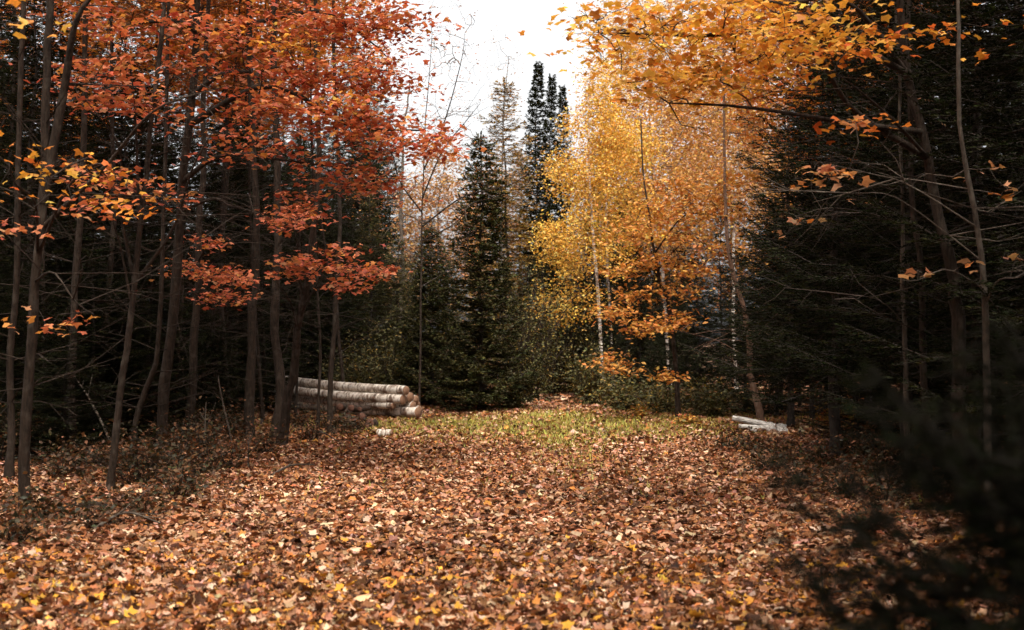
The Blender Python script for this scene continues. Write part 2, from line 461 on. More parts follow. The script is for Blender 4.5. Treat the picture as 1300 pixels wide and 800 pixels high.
def tree(name, label, cat, group, trunk_path, r0, r1, limbs=(), sprays=(), crown=(), palette=RED, leaf=0.1, per=9, big=True,
         bark=None, leafmat=None, cluster=0.16, sides=10, single=0, extra_twigs=0, r_tip=0.0025, kind_twig=None, drop=0.0, tilt=0.38, flat=0.30, nseg=26):
    """tree > trunk, limb..., crown (> leaf).  limbs: (t on trunk, target, radius); sprays: (centre, radii, clusters[, palette]);
    crown: (centre, radii, clusters) ellipsoids.  All points in world space."""
    bark = bark or M_BARK; leafmat = leafmat or M_LEAF
    base = np.array(trunk_path[0], float)
    root = empty(name, base)
    tag(root, label, cat, group)
    g, p, r = trunk_geo([np.asarray(q) - base for q in trunk_path], r0, r1, sides, nseg)
    obj('trunk', g.mesh('trunk', bark, True), root)
    nodes = [p[int(len(p) * 0.22):]]
    for t, target, rr in limbs:
        i = min(int(t * (len(p) - 1)), len(p) - 1)
        a = p[i]; b = np.asarray(target) - base
        L = np.linalg.norm(b - a)
        m1 = a + (b - a) * 0.35 + np.array([0, 0, 0.08 * L]) + rng.normal(0, 0.04 * L, 3)
        m2 = a + (b - a) * 0.7 + np.array([0, 0, 0.06 * L]) + rng.normal(0, 0.04 * L, 3)
        q = smooth_path([a, m1, m2, b], 12)
        lg = Geo(); lg.line(q, rr * (1 - 0.8 * np.linspace(0, 1, 12) ** 0.9), 7, GREY, 0.04)
        obj('limb', lg.mesh('limb', bark, True), root)
        nodes.append(q[2:])
    nodes = np.concatenate(nodes)
    tw = Geo(); lv = Geo(); singles = []
    tgt_all = []; cols = []
    for s_ in sprays:
        c, rad, n = s_[:3]
        pl = s_[3] if len(s_) > 3 else palette
        q = spray_points(np.asarray(c) - base, rad, n)
        tgt_all.append(q); cols += [pl] * n
    for c_ in crown:
        c, rad, n = c_[:3]
        pl = c_[3] if len(c_) > 3 else palette
        q = ellipsoid_points(np.asarray(c) - base, rad, n, c_[4] if len(c_) > 4 else 0.35)
        tgt_all.append(q); cols += [pl] * n
    nleaf = 0
    if tgt_all:
        tg = np.concatenate(tgt_all)
        for q, rr in network(nodes, tg, r_tip): tw.line(q, rr, 4 if rr[0] > 0.006 else 3, GREY)
        groups = {}
        for i, pl in enumerate(cols): groups.setdefault(id(pl), (pl, []))[1].append(i)
        for pl, ii in groups.values():
            T = np.repeat(tg[ii], per, axis=0)
            keep = rng.uniform(0, 1, len(T)) > drop
            T = T[keep]
            C = T + rng.normal(0, cluster, T.shape) * np.array([1, 1, flat])
            n = len(C)
            if n == 0: continue
            col = pal(*pl, n)
            X, Y, Z = leaf_axes(n, tilt)
            size = leaf * rng.uniform(0.65, 1.2, n)
            pick = np.zeros(n, bool)
            if single and big:
                w = C + base
                ok = in_frame(w)
                dist = np.where(ok, w[:, 1], 1e9)
                want = int(single * n / (len(tg) * per) + 0.5)
                idx = np.argsort(dist)[:want]
                pick[idx] = ok[idx]
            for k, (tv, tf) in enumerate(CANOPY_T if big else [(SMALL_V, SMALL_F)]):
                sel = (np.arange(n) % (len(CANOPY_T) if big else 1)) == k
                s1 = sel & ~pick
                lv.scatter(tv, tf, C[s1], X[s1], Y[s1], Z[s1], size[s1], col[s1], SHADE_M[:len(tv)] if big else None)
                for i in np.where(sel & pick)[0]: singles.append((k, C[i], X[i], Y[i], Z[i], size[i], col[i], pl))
            nleaf += n
    if extra_twigs:
        base_n = nodes[rng.integers(0, len(nodes), extra_twigs)]
        a = rng.uniform(0, 2 * math.pi, extra_twigs)
        for q, an in zip(base_n, a):
            L = rng.uniform(0.4, 1.5)
            d = np.array([math.cos(an), math.sin(an), rng.uniform(-0.15, 0.45)])
            q1 = q + d * L * 0.5 + rng.normal(0, 0.05, 3); q2 = q + d * L + rng.normal(0, 0.08, 3)
            tw.line([q, q1, q2], [0.007, 0.005, 0.002], 3, GREY)
            for s in range(3):
                w = q1 + (q2 - q1) * rng.uniform(0, 1); e = w + (d + rng.normal(0, 0.6, 3)) * L * 0.3
                tw.line([w, (w + e) / 2 + rng.normal(0, 0.02, 3), e], [0.004, 0.003, 0.0015], 3, GREY)
    if tw.lines:
        obj('twigs', tw.mesh('twigs', kind_twig or bark), root)['kind'] = 'stuff'
    if nleaf:
        cr = obj('crown', lv.mesh('crown', leafmat), root)
        cr['kind'] = 'stuff'
        for k, c, X, Y, Z, s, col, pl in singles:
            near = min(pl[0], key=lambda q: sum((q[i] - col[i]) ** 2 for i in range(3)))
            o = obj('leaf', leaf_mesh(near, k, leafmat), cr)
            o.matrix_local = Matrix([[X[i] * s, Y[i] * s, Z[i] * s, c[i]] for i in range(3)] + [[0, 0, 0, 1]])
    return root

# ------------------------------------------------------------------ conifers
NEED_V = np.array([[0, 0, 0.0], [0.09, 0.45, 0.03], [0, 1.0, -0.02], [-0.09, 0.45, 0.03]])
NEED_F = np.array([[0, 1, 2, 3]])
GREENS = ([(0.019, 0.022, 0.010), (0.027, 0.030, 0.012), (0.012, 0.014, 0.008), (0.042, 0.040, 0.015)], [4, 3, 3, 1])
FIRS = ([(0.052, 0.051, 0.021), (0.068, 0.064, 0.025), (0.034, 0.035, 0.016), (0.10, 0.082, 0.03)], [4, 3, 3, 1.2])
HGT = {}
LARCH = ([(0.34, 0.20, 0.055), (0.42, 0.24, 0.06), (0.20, 0.14, 0.05)], [3, 2, 2])

def conifer(name, label, group, H, R, base_h, step, nbr, palette, need=0.07, twig_sp=0.10, need_sp=0.03, droop=0.25, r0=0.09, dead_to=0.0,
            shape=0.85, twig_len=0.30, upturn=0.25, irregular=0.18, lean=0.0, nar=0.17):
    root = empty(name); tag(root, label, 'tree', group)
    path = [np.array([0, 0, 0]), np.array([lean * 0.3, 0.02, H * 0.4]), np.array([lean, -0.02, H])]
    g, p, r = trunk_geo(path, r0, 0.008, 8, 22, 0.4)
    obj('trunk', g.mesh('trunk', M_BARKG, True), root)
    br = Geo(); nd = Geo()
    z = dead_to * 0.35 + 0.4 if dead_to else base_h
    C0 = []; D0 = []; S0 = []; TW = []
    while z < H - 0.12:
        t = max(0.0, (z - base_h) / (H - base_h))
        live = z >= max(base_h, dead_to)
        k = nbr if live else max(2, nbr - 3)
        off = rng.uniform(0, 2 * math.pi)
        for b in range(k):
            a = off + b * 2 * math.pi / k + rng.normal(0, 0.25)
            L = (R * (1 - t) ** shape if z >= base_h else R * 0.8) * (1 + irregular * rng.normal()) + 0.10
            if not live: L *= rng.uniform(0.4, 1.0)
            L = max(L, 0.08)
            slope = 0.55 * t - droop * (1 - t) + rng.normal(0, 0.10)
            d = np.array([math.cos(a), math.sin(a), 0])
            zz = z + rng.normal(0, step * 0.3)
            o = np.array([np.interp(zz, p[:, 2], p[:, 0]), np.interp(zz, p[:, 2], p[:, 1]), zz])
            u = np.array([0, .3, .6, 1.0])
            zoff = slope * L * u + upturn * L * u ** 2.5 - 0.10 * L * np.sin(u * math.pi)
            q = o + d[None] * (L * u)[:, None] + np.array([[0, 0, 1.0]]) * zoff[:, None]
            br.line(q, np.linspace(0.004 + 0.007 * L, 0.002, 4), 4, GREY)
            if not live:
                for s_ in range(int(L / 0.22)):
                    v = rng.uniform(0.25, 1); w = o + d * L * v + np.array([0, 0, np.interp(v, u, zoff)])
                    side = rng.choice([-1, 1]); an = a + side * rng.uniform(0.5, 1.0)
                    e = w + np.array([math.cos(an), math.sin(an), rng.uniform(-0.35, 0.1)]) * L * 0.35 * rng.uniform(0.4, 1)
                    br.line([w, (w + e) / 2 + rng.normal(0, 0.01, 3), e], [0.0035, 0.0025, 0.0012], 3, GREY)
                continue
            nt_ = max(3, int(L / twig_sp))
            for s_ in range(nt_):
                v = 0.12 + 0.88 * (s_ + rng.uniform(0, 1)) / nt_
                w = o + d * L * v + np.array([0, 0, np.interp(v, u, zoff)])
                for side in (-1, 1):
                    tl = twig_len * (0.35 + 0.65 * math.sin(min(1, (1 - v) * 1.5 + 0.22) * 1.57)) * rng.uniform(0.6, 1.2) * min(1.0, 0.35 + L)
                    an = a + side * rng.uniform(0.55, 0.95)
                    e = np.array([math.cos(an), math.sin(an), rng.uniform(-0.30, 0.12)])
                    TW.append((w, e * tl))
            TW.append((o + d * L * 0.75 + np.array([0, 0, np.interp(.75, u, zoff)]), d * L * 0.28 + np.array([0, 0, (zoff[-1] - zoff[-2]) * 0.6])))
        z += step * rng.uniform(0.75, 1.25) * (1.0 if live else 1.2)
    for _ in range(3): TW.append((np.array([lean, 0, H - 0.35]), np.array([rng.normal(0, .03), rng.normal(0, .03), 0.42])))
    A = np.array([a for a, _ in TW]); E = np.array([e for _, e in TW])
    Ln = np.linalg.norm(E, axis=1)
    cnt = np.maximum(3, (Ln / need_sp).astype(int))
    for a, e in zip(A, E):
        br.line([a, a + e], [0.0035, 0.0015], 3, GREY)
    idx = np.repeat(np.arange(len(A)), cnt * 2)
    n = len(idx)
    v = rng.uniform(0.02, 1.0, n)
    dirn = nrm(E)[idx]
    C = A[idx] + E[idx] * v[:, None]
    side = nrm(np.cross(dirn, np.array([0, 0, 1.0])) + 1e-6)
    s = rng.choice([-1.0, 1.0], n)[:, None]
    Y = nrm(dirn * rng.uniform(0.4, 0.9, (n, 1)) + side * s * rng.uniform(0.5, 1.0, (n, 1)) + np.array([0, 0, 1.0]) * rng.uniform(-0.15, 0.55, (n, 1)))
    Z0 = nrm(np.array([0, 0, 1.0]) + rng.normal(0, 0.5, (n, 3)))
    X = nrm(np.cross(Y, Z0)); Z = np.cross(X, Y)
    tv = NEED_V.copy(); tv[:, 0] *= nar / 0.09
    # colour varies from twig to twig
    ct = pal(*palette, len(A), 0.2)[idx]
    nd.scatter(tv, NEED_F, C, X, Y, Z, need * rng.uniform(0.7, 1.25, n), ct * (1 + 0.15 * rng.normal(0, 1, (n, 1))))
    obj('branches', br.mesh('branches', M_FIRTWIG if H < 3 else M_BARKG), root)['kind'] = 'stuff'
    obj('crown', nd.mesh('crown', M_NEEDLE), root)['kind'] = 'stuff'
    HGT[root.name] = H
    return root

# ================================================================== THE SETTING
def build_ground():
    xs = np.unique(np.concatenate([np.linspace(-14, 14, 57), -14 - np.geomspace(0.5, 900, 26), 14 + np.geomspace(0.5, 900, 26)]))
    ys = np.unique(np.concatenate([np.linspace(-4, 46, 101), -4 - np.geomspace(0.5, 600, 20), 46 + np.geomspace(0.5, 1500, 26)]))
    X, Y = np.meshgrid(xs, ys)
    Z = gz(X, Y)
    g = Geo()
    idx = np.arange(X.size).reshape(X.shape)
    q = np.stack([idx[:-1, :-1], idx[:-1, 1:], idx[1:, 1:], idx[1:, :-1]], -1).reshape(-1, 4)
    g.add(np.stack([X, Y, Z], -1).reshape(-1, 3), q, GREY)
    o = obj('ground', g.mesh('ground', M_GROUND, True))
    tag(o, 'forest floor under the fallen leaves', kind='structure')
    return o
rng = np.random.default_rng(31)
ground = build_ground()

LIT_FAR = ([(0.38, 0.19, 0.108), (0.215, 0.089, 0.041), (0.07, 0.030, 0.017), (0.31, 0.12, 0.047), (0.54, 0.345, 0.225), (0.44, 0.18, 0.045)], [4.4, 4.6, 3.4, 3.8, 2.6, 0.4])
LIT_NEAR = ([(0.38, 0.19, 0.108), (0.215, 0.089, 0.040), (0.065, 0.028, 0.016), (0.32, 0.125, 0.045), (0.55, 0.35, 0.225), (0.56, 0.27, 0.04), (0.46, 0.16, 0.045)], [4, 4.4, 3.6, 3.6, 2.5, 1.1, 1.0])

def grassy(x, y):
    """how much of the grass strip across the end of the clearing shows through, 0..1"""
    n = 0.5 * np.sin(x * 1.3 + 0.7 * y) + 0.5 * np.sin(x * 0.55 - y * 0.9 + 2) + 0.4 * np.sin(x * 2.9 + 1.1 * y)
    band = np.exp(-((y - (25.5 + 0.25 * np.abs(x))) / 3.0) ** 2) * np.clip(1.25 - np.abs(x - 0.6) / 4.8, 0, 1)
    track = 0.45 * np.exp(-((x - 0.8) / 0.5) ** 2) * np.clip((y - 13) / 8, 0, 1) * (y < 30)
    return np.clip(band * (1.15 + 0.4 * n) + track * (1 + 0.5 * n), 0, 1)

def build_litter():
    g = Geo()
    singles = []
    def strip(y0, y1, dens, size, big, palette, side=None):
        A = 0.0
        hw0 = 650 / F * y0 + 1.2; hw1 = 650 / F * y1 + 1.2
        n = int((hw0 + hw1) * (y1 - y0) * dens)
        y = rng.uniform(y0, y1, n); hw = 650 / F * y + 1.2
        x = rng.uniform(-1, 1, n) * hw
        if side: x = np.sign(x) * (hw + rng.uniform(0, side, n))     # the carpet goes on under the trees beside the view
        keep = rng.uniform(0, 1, n) > grassy(x, y) * 0.80
        x, y = x[keep], y[keep]; n = len(x)
        # uneven heaps: leaves gather in drifts
        z = gz(x, y) + rng.uniform(0.004, 0.035, n) + 0.015 * np.sin(x * 5.1 + y * 3.3) * np.sin(y * 4.2 - x * 2.0)
        C = np.stack([x, y, np.maximum(z, gz(x, y) + 0.006)], 1)
        col = pal(*palette, n, 0.28)
        damp = 0.5 + 0.5 * np.sin(x * 0.8 + 1.3 * np.sin(y * 0.5)) * np.sin(y * 0.7 + 1.1 * np.sin(x * 0.9 + 2))   # damp and dry patches
        col = col * (0.88 + 0.24 * damp + 0.08 * rng.normal(0, 1, n))[:, None].clip(0.4, 1.4)
        Xa, Ya, Za = leaf_axes(n, 0.5)
        s = size * np.clip(rng.lognormal(0, 0.3, n), 0.45, 1.9)
        if big == 1:
            tv = np.array([[0, -0.5, 0], [0.42, -0.1, 0.12], [0.3, 0.42, -0.02], [-0.05, 0.6, 0.1], [-0.42, 0.2, 0.06], [-0.3, -0.3, 0.1]])
            tf = np.array([[0, 1, 2], [0, 2, 3], [0, 3, 4], [0, 4, 5]])
            for k in range(4):
                sel = np.arange(n) % 4 == k
                t2 = tv * np.array([rng.uniform(.7, 1.15), 1, rng.uniform(-2.2, 2.6)]) + rng.normal(0, 0.05, tv.shape)
                g.scatter(t2, tf, C[sel], Xa[sel], Ya[sel], Za[sel], s[sel] * 1.15, col[sel])
        elif big:
            ALL = LITTER_T + OVAL_T
            for k, (tv, tf) in enumerate(ALL):
                sel = np.arange(n) % len(ALL) == k
                g.scatter(tv, tf, C[sel], Xa[sel], Ya[sel], Za[sel], s[sel], col[sel], SHADE_M if k < len(LITTER_T) else None)
        else:
            tv = SMALL_V * np.array([1.5, 1.1, 2.4])
            g.scatter(tv, SMALL_F, C, Xa, Ya, Za, s, col)
    strip(6.2, 9.6, 1600, 0.043, 2, LIT_NEAR)
    strip(9.6, 15, 1250, 0.044, 1, LIT_FAR)
    strip(15, 22, 900, 0.053, 0, LIT_FAR)
    strip(22, 34, 320, 0.07, 0, LIT_FAR)
    strip(1.5, 15, 260, 0.07, 0, LIT_FAR, side=5.0)
    strip(1.5, 6.2, 500, 0.07, 0, LIT_FAR)
    strip(34, 60, 25, 0.14, False, LIT_FAR)
    o = obj('leaf_litter', g.mesh('leaf_litter', M_LITTER))
    tag(o, 'carpet of fallen brown and tan autumn leaves', 'leaf litter', kind='stuff')
    # the leaves that show largest are leaves of their own, lying on top
    n = 300
    cols = [(0.62, 0.30, 0.04), (0.58, 0.25, 0.04), (0.46, 0.26, 0.15), (0.58, 0.40, 0.28), (0.30, 0.13, 0.06), (0.52, 0.2, 0.05)]
    y = 7.1 + (rng.uniform(0, 1, n) ** 1.5) * 3.6
    x = rng.uniform(-1, 0.92, n) * (640 / F * y)
    Xa, Ya, Za = leaf_axes(n, 0.30)
    ci = rng.choice(6, n, p=[.24, .16, .22, .16, .14, .08]); ki = rng.integers(0, len(LITTER_T), n)
    for i in range(n):
        l = obj('leaf', leaf_mesh(cols[ci[i]], int(ki[i]), M_LITTER), ground)
        s = 0.064 * rng.uniform(0.7, 1.25)
        c = (x[i], y[i], float(gz(x[i], y[i])) + rng.uniform(0.035, 0.05))
        l.matrix_local = Matrix([[Xa[i][k] * s, Ya[i][k] * s, Za[i][k] * s, c[k]] for k in range(3)] + [[0, 0, 0, 1]])
rng = np.random.default_rng(32)
build_litter()

def build_grass():
    g = Geo()
    n0 = 150000
    y = rng.uniform(13, 33, n0); x = rng.uniform(-6.5, 8, n0)
    k = rng.uniform(0, 1, n0) < grassy(x, y) * 0.75 + 0.02
    x, y = x[k], y[k]; n = len(x)
    C = np.stack([x, y, gz(x, y)], 1)
    a = rng.uniform(0, 2 * math.pi, n)
    H = np.stack([np.cos(a), np.sin(a), np.zeros(n)], 1)
    Y = nrm(np.array([0, 0, 1.0]) + H * rng.uniform(0.1, 0.9, (n, 1)))
    X = nrm(np.cross(Y, H + 1e-4)); Z = np.cross(X, Y)
    tv = np.array([[-0.07, 0, 0], [0.07, 0, 0], [0.05, 0.55, 0.06], [0.0, 1.0, 0.22], [-0.05, 0.55, 0.06]])
    tf = np.array([[0, 1, 2], [0, 2, 4], [4, 2, 3]])
    col = pal([(0.40, 0.35, 0.065), (0.29, 0.29, 0.055), (0.48, 0.37, 0.10), (0.19, 0.21, 0.045)], [4, 3, 3, 2], n, 0.2)
    g.scatter(tv, tf, C, X, Y, Z, rng.uniform(0.045, 0.12, n), col)
    o = obj('grass', g.mesh('grass', M_GRASS))
    tag(o, 'short yellow green grass at the end of the clearing', 'grass', kind='stuff')
build_grass()

rng = np.random.default_rng(33)
# ================================================================== CONIFERS
def wood(o):  # a template that is kept becomes the first of its kind
    return o
SA = conifer('spruce_tree', 'dense dark spruce in the wall of evergreens', None, 9.0, 1.75, 0.25, 0.27, 7, GREENS)
SB = conifer('spruce_tree', 'x', None, 12.0, 0.95, 1.0, 0.17, 7, GREENS, shape=0.85, twig_sp=0.12, need=0.10, need_sp=0.045, irregular=0.3, nar=0.26, twig_len=0.26, r0=0.12)
SC = conifer('fir_tree', 'x', None, 6.2, 1.2, 0.3, 0.21, 7, FIRS, shape=0.8, irregular=0.22, upturn=0.3, twig_sp=0.09, need=0.085, need_sp=0.028, nar=0.2)
SD = conifer('spruce_tree', 'x', None, 11.0, 2.0, 1.6, 0.33, 7, GREENS, dead_to=1.7, r0=0.11, irregular=0.25, twig_sp=0.11, twig_len=0.38, need=0.058, need_sp=0.025, nar=0.17)
SE = conifer('larch_tree', 'x', None, 11.0, 0.95, 1.0, 0.27, 7, LARCH, shape=0.6, twig_sp=0.12, need=0.085, need_sp=0.035, irregular=0.35, upturn=0.1)
SF = conifer('fir_tree', 'x', None, 1.62, 0.46, 0.12, 0.07, 8, ([(0.010, 0.012, 0.006), (0.014, 0.016, 0.007)], [1, 1]), shape=0.6, twig_sp=0.035, twig_len=0.15, need=0.024, need_sp=0.010, r0=0.018, droop=0.1, irregular=0.2, nar=0.10)
OLIVEFIR = ([(0.068, 0.063, 0.025), (0.088, 0.078, 0.03), (0.044, 0.043, 0.019), (0.15, 0.105, 0.04)], [4, 3, 3, 1.4])
SG = conifer('fir_tree', 'x', None, 8.0, 1.55, 0.3, 0.26, 7, OLIVEFIR, irregular=0.28, need_sp=0.028, upturn=0.3)
used = set()
def put(src, px, d, top=None, label=None, group=None, rz=None, fat=1.0, lean=0.0, at=None):
    loc = G(px, d) if at is None else np.array([at[0], at[1], float(gz(at[0], at[1]))])
    H = HGT[src.name]
    if top is None: zs = fat
    else: zs = (EYE + (HOR - top) / F * loc[1] - loc[2]) / H
    rz = rng.uniform(0, 6.28) if rz is None else rz
    s = (zs ** 0.6) * fat
    if src.name not in used:
        used.add(src.name); c = src
        c.location = loc; c.rotation_euler = (0, lean, rz); c.scale = (s, s, zs)
        c['label'] = label
        if group: c['group'] = group
        return c
    return copy_thing(src, loc, rz, s, zs, label, group, (0, lean))

rng = np.random.default_rng(40)
put(SC, 610, 31, 172, 'slim dark fir with a ragged tip standing before the larch', fat=0.9)
put(SC, 547, 33, 290, 'small dark fir behind the cut end of the birch log pile', fat=0.9)
put(SB, 682, 52, 80, 'tallest of three black spruce spires against the sky', fat=0.9)
put(SB, 699, 53, 96, 'middle one of three black spruce spires against the sky', fat=0.75)
put(SB, 716, 54, 110, 'shortest of three black spruce spires against the sky', fat=0.75)
put(SE, 641, 44, 100, 'thin golden larch spire beside the black spruces', fat=1.25)
put(SE, 661, 56, 190, 'low golden larch between the fir and the black spruces', fat=1.2)
gw = 'evergreens walling the end of the clearing'
for src, px, d, top, f, lab in [
        (SA, 690, 41, 262, .8, 'dark spruce standing right below the three black spires'), (SG, 738, 38, 345, .7, 'olive fir at the foot of the golden birch'),
        (SA, 752, 39, 300, .85, 'dark spruce behind the white leaning birch trunk'), (SA, 775, 35, 368, .8, 'low dark spruce behind the straight white birch stem'),
        (SA, 812, 36, 330, .85, 'dark spruce showing between the birch stems and the beech'), (SA, 850, 33, 345, .8, 'dark spruce directly behind the layered beech sprays'),
        (SA, 887, 31.5, 330, .85, 'dark spruce between the beech and the leaning trunk'), (SA, 915, 34, 270, .9, 'taller dark spruce behind the top of the leaning trunk'),
        (SA, 945, 30, 330, .8, 'dark spruce just behind the foot of the leaning trunk'), (SG, 470, 37, 250, .95, 'olive fir rising behind the middle of the birch logs'),
        (SG, 505, 38, 300, .85, 'olive fir rising behind the cut ends of the birch logs'), (SG, 520, 42, 330, .8, 'small olive fir behind the nearly bare birch'),
        (SG, 575, 38, 330, .8, 'olive fir between the nearly bare birch and the slim dark fir'), (SG, 640, 39, 330, .8, 'olive fir beneath the golden larch spire'),
        (SA, 430, 35, 240, .95, 'dark spruce behind the trunk that crosses the birch logs'), (SA, 395, 37, 190, 1.0, 'tall dark spruce behind the maple with coral sprays'),
        (SA, 800, 43, 250, .9, 'tall dark spruce half hidden by golden birch leaves'), (SA, 870, 42, 240, .9, 'tall dark spruce half hidden by amber birch leaves')]:
    put(src, px, d, top, lab, gw, fat=f)
gr = 'dark spruces along the side of the clearing'
# young evergreens under the maples, put in to block light between the trunks
gy = 'young evergreens added to darken the wood under the maples'
for i, (px, d, top) in enumerate([(1085, 22, 400), (1130, 20, 380), (1175, 18.5, 400), (1225, 17, 380), (1275, 16, 400), (1060, 29, 400), (1160, 26, 360), (1240, 22, 350), (1105, 25, 420), (1015, 33, 420), (-10, 17, 300), (40, 19, 330), (85, 16.5, 420), (118, 20, 320), (160, 20.5, 350), (190, 22, 300), (228, 24.5, 330), (272, 23.5, 400), (295, 29, 330), (60, 23, 250), (145, 25, 270), (15, 22, 260)]):
    put(SA, px, d, top, 'young bushy evergreen added to darken the gaps under the maples' if px < 700 else 'young bushy evergreen filling the shade under the tall spruces', gy if px < 700 else gr, fat=1.15)
put(SD, 1003, 24, 150, 'dark spruce reaching its boughs over the stacked white birch billets', gr, fat=0.95)
put(SA, 985, 28, 255, 'dark spruce rising behind the leaning bare trunk', gr, fat=0.9)
for px, d, top, lab in [(1062, 19, -120, 'tall dark spruce next to the one above the white billets'), (1100, 24, -200, 'tall dark spruce behind the thin grey sapling'), (1150, 17, -220, 'tall dark spruce under the orange end of the yellow maple boughs'),
                        (1195, 21, -300, 'tall dark spruce behind the trunk of the yellow maple'), (1240, 15, -300, 'tall dark spruce beside the trunk of the yellow maple'), (1290, 19, -350, 'tall dark spruce behind the sapling with pale leaves'),
                        (1330, 13, -500, 'dark spruce whose boughs hang over the blurred young fir')]:
    put(SD, px, d, top, lab, gr)
for px, d, top in [(1120, 30, -150), (1050, 33, 0), (1180, 27, -200), (1260, 26, -200)]:
    put(SD, px, d, top, 'dark spruce deep in the wood behind the yellow maple', gr)
# unseen woods beside and behind the view: spruces added for the shade they cast
rng = np.random.default_rng(21)
for x, y in [(1.7, -3.9), (3.7, -1.4), (0.5, -6.0), (4.1, 0.6), (4.5, 3.6), (5.2, 6.9), (6.4, 3.5), (6.0, 9.8), (7.7, 7.0), (8.5, 11.5), (7.2, -2.5), (10, 4)]:
    put(SD, 0, 0, None, 'tall dark spruce with bare lower boughs, out of view, added for its shade', gr, at=(x, y), fat=rng.uniform(0.85, 1.0))
for x, y in [(-5.2, 1.0), (-6.0, 5.0), (-4.6, -3.5), (-8.2, 8.8), (-8.0, 1.5), (-7.2, -6), (-9.5, 12.5), (-10.5, 6)]:
    put(SD, 0, 0, None, 'tall dark spruce with bare lower boughs, out of view, added to darken the maple wood', gr, at=(x, y), fat=rng.uniform(0.9, 1.15))
gl = 'dark evergreens deep in the wood behind the maples'
for px, d, top in [(20, 30, -100), (75, 26, -60), (130, 32, -50), (180, 27, 0), (235, 34, 0), (285, 30, 60), (330, 36, 60), (-40, 24, -200), (100, 40, 0), (200, 42, 0), (360, 42, 120), (300, 46, 60), (0, 40, -60), (40, 21, -60), (160, 23, 60)]:
    put(SA if d > 28 else SD, px, d, top, 'dark evergreen deep in the shade behind the maple trunks', gl)
for i in range(64):
    d = rng.uniform(44, 72); px = rng.uniform(-80, 1400)
    if 600 < px < 740: top = rng.uniform(250, 340)
    elif 520 < px < 760: top = rng.uniform(250, 350)
    elif 520 < px < 1000: top = rng.uniform(160, 300)
    else: top = rng.uniform(40, 200)
    put(SA, px, d, top, 'far evergreen showing between the trees around the clearing', 'far evergreens beyond the clearing', fat=1.0)
put(SF, 1296, 2.05, 500, 'blurred young fir close to the camera with dark feathery boughs')
put(SF, 1400, 2.25, 430, 'blurred taller young fir behind the dark feathery one', fat=1.0)

rng = np.random.default_rng(34)
# ================================================================== DECIDUOUS TREES
def TP(*pts):
    """trunk path: first point snapped on the ground"""
    a = [P(*q) for q in pts]
    a[0][2] = float(gz(a[0][0], a[0][1]))
    return a
S = lambda px, py, d, w, h, n, pl=None, dep=1.1: ((P(px, py, d), (w / F * d, dep, h / F * d, ), n) + ((pl,) if pl else ()))

gm = 'slender maples along the edge of the clearing'
# --- the red maple whose crown hangs over the edge
tree('maple_tree', 'dark leaning maple with the great red crown over the log pile', 'tree', None,
     TP((205, 590, 17.4), (215, 420, 17.2), (228, 230, 16.9), (245, 40, 16.7), (265, -220, 16.4), (285, -420, 16)), 0.072, 0.028,
     limbs=[(0.42, P(450, 215, 15.6), 0.035), (0.5, P(540, 165, 15.2), 0.045), (0.6, P(480, 60, 15.4), 0.045), (0.55, P(330, 110, 14.8), 0.04), (0.36, P(330, 270, 15.8), 0.022), (0.7, P(560, -60, 16), 0.045), (0.62, P(120, 40, 15), 0.035)],
     sprays=[S(430, 30, 15.4, 120, 26, 48), S(400, 95, 15.3, 130, 22, 48), S(350, 140, 15, 115, 16, 28), S(450, 150, 15.3, 95, 18, 35), S(500, 180, 15.3, 70, 14, 26), S(540, 178, 15.2, 36, 11, 13),
             S(440, 222, 15.5, 60, 14, 20), S(495, 238, 15.5, 22, 8, 4), S(330, 190, 15.2, 90, 14, 14), S(330, 30, 15, 90, 30, 17), S(250, 70, 15, 70, 35, 10), S(500, 20, 15.8, 60, 26, 20), S(480, 100, 15.5, 60, 22, 20),
             S(400, 55, 15.0, 60, 12, 7, YELLOW), S(430, 130, 15.0, 70, 12, 4, YELLOW), S(385, 255, 15.6, 30, 12, 5)],
     crown=[(P(330, -260, 16), (2.6, 2.6, 1.6), 170), (P(480, -130, 16), (1.6, 2.0, 0.8), 70)], palette=RED, leaf=0.070, per=16, single=300, cluster=0.18, extra_twigs=30)
tree('maple_tree', 'maple with low scattered coral leaf sprays beside the log pile', 'tree', None,
     TP((355, 568, 20.3), (372, 480, 20.2), (388, 380, 20), (398, 285, 19.8), (400, 120, 19.6), (390, -200, 19.3)), 0.075, 0.02,
     limbs=[(0.36, P(455, 340, 19), 0.016), (0.33, P(345, 345, 19), 0.014), (0.42, P(370, 280, 18.8), 0.016), (0.38, P(425, 320, 18.4), 0.012)],
     sprays=[S(388, 272, 19, 34, 12, 20), S(358, 285, 19, 20, 6, 10), S(385, 335, 18.9, 34, 8, 22), S(432, 320, 18.5, 22, 6, 9), S(465, 343, 19, 38, 7, 24), S(440, 365, 19, 22, 6, 10), S(365, 345, 19, 20, 8, 8)],
     crown=[(P(400, -120, 19.5), (1.8, 1.8, 1.3), 70)], palette=RED, leaf=0.078, per=9, single=60, extra_twigs=18)
tree('maple_tree', 'grey maple trunk with red sprays at chest height beside the dark leaning maple', 'tree', gm,
     TP((240, 560, 21.6), (250, 420, 21.5), (252, 270, 21.3), (258, 100, 21), (270, -200, 20.7)), 0.075, 0.025,
     limbs=[(0.34, P(290, 340, 20.5), 0.016), (0.32, P(270, 375, 20), 0.014), (0.4, P(250, 300, 20), 0.016)],
     sprays=[S(262, 308, 20.2, 24, 6, 9), S(258, 345, 20.2, 40, 7, 18), S(300, 355, 20, 30, 7, 14), S(285, 378, 19.8, 32, 8, 16), S(246, 340, 20.2, 22, 5, 7)],
     crown=[(P(270, -160, 20.5), (2.0, 2.0, 1.4), 90)], palette=RED, leaf=0.076, per=10, single=40, extra_twigs=14)
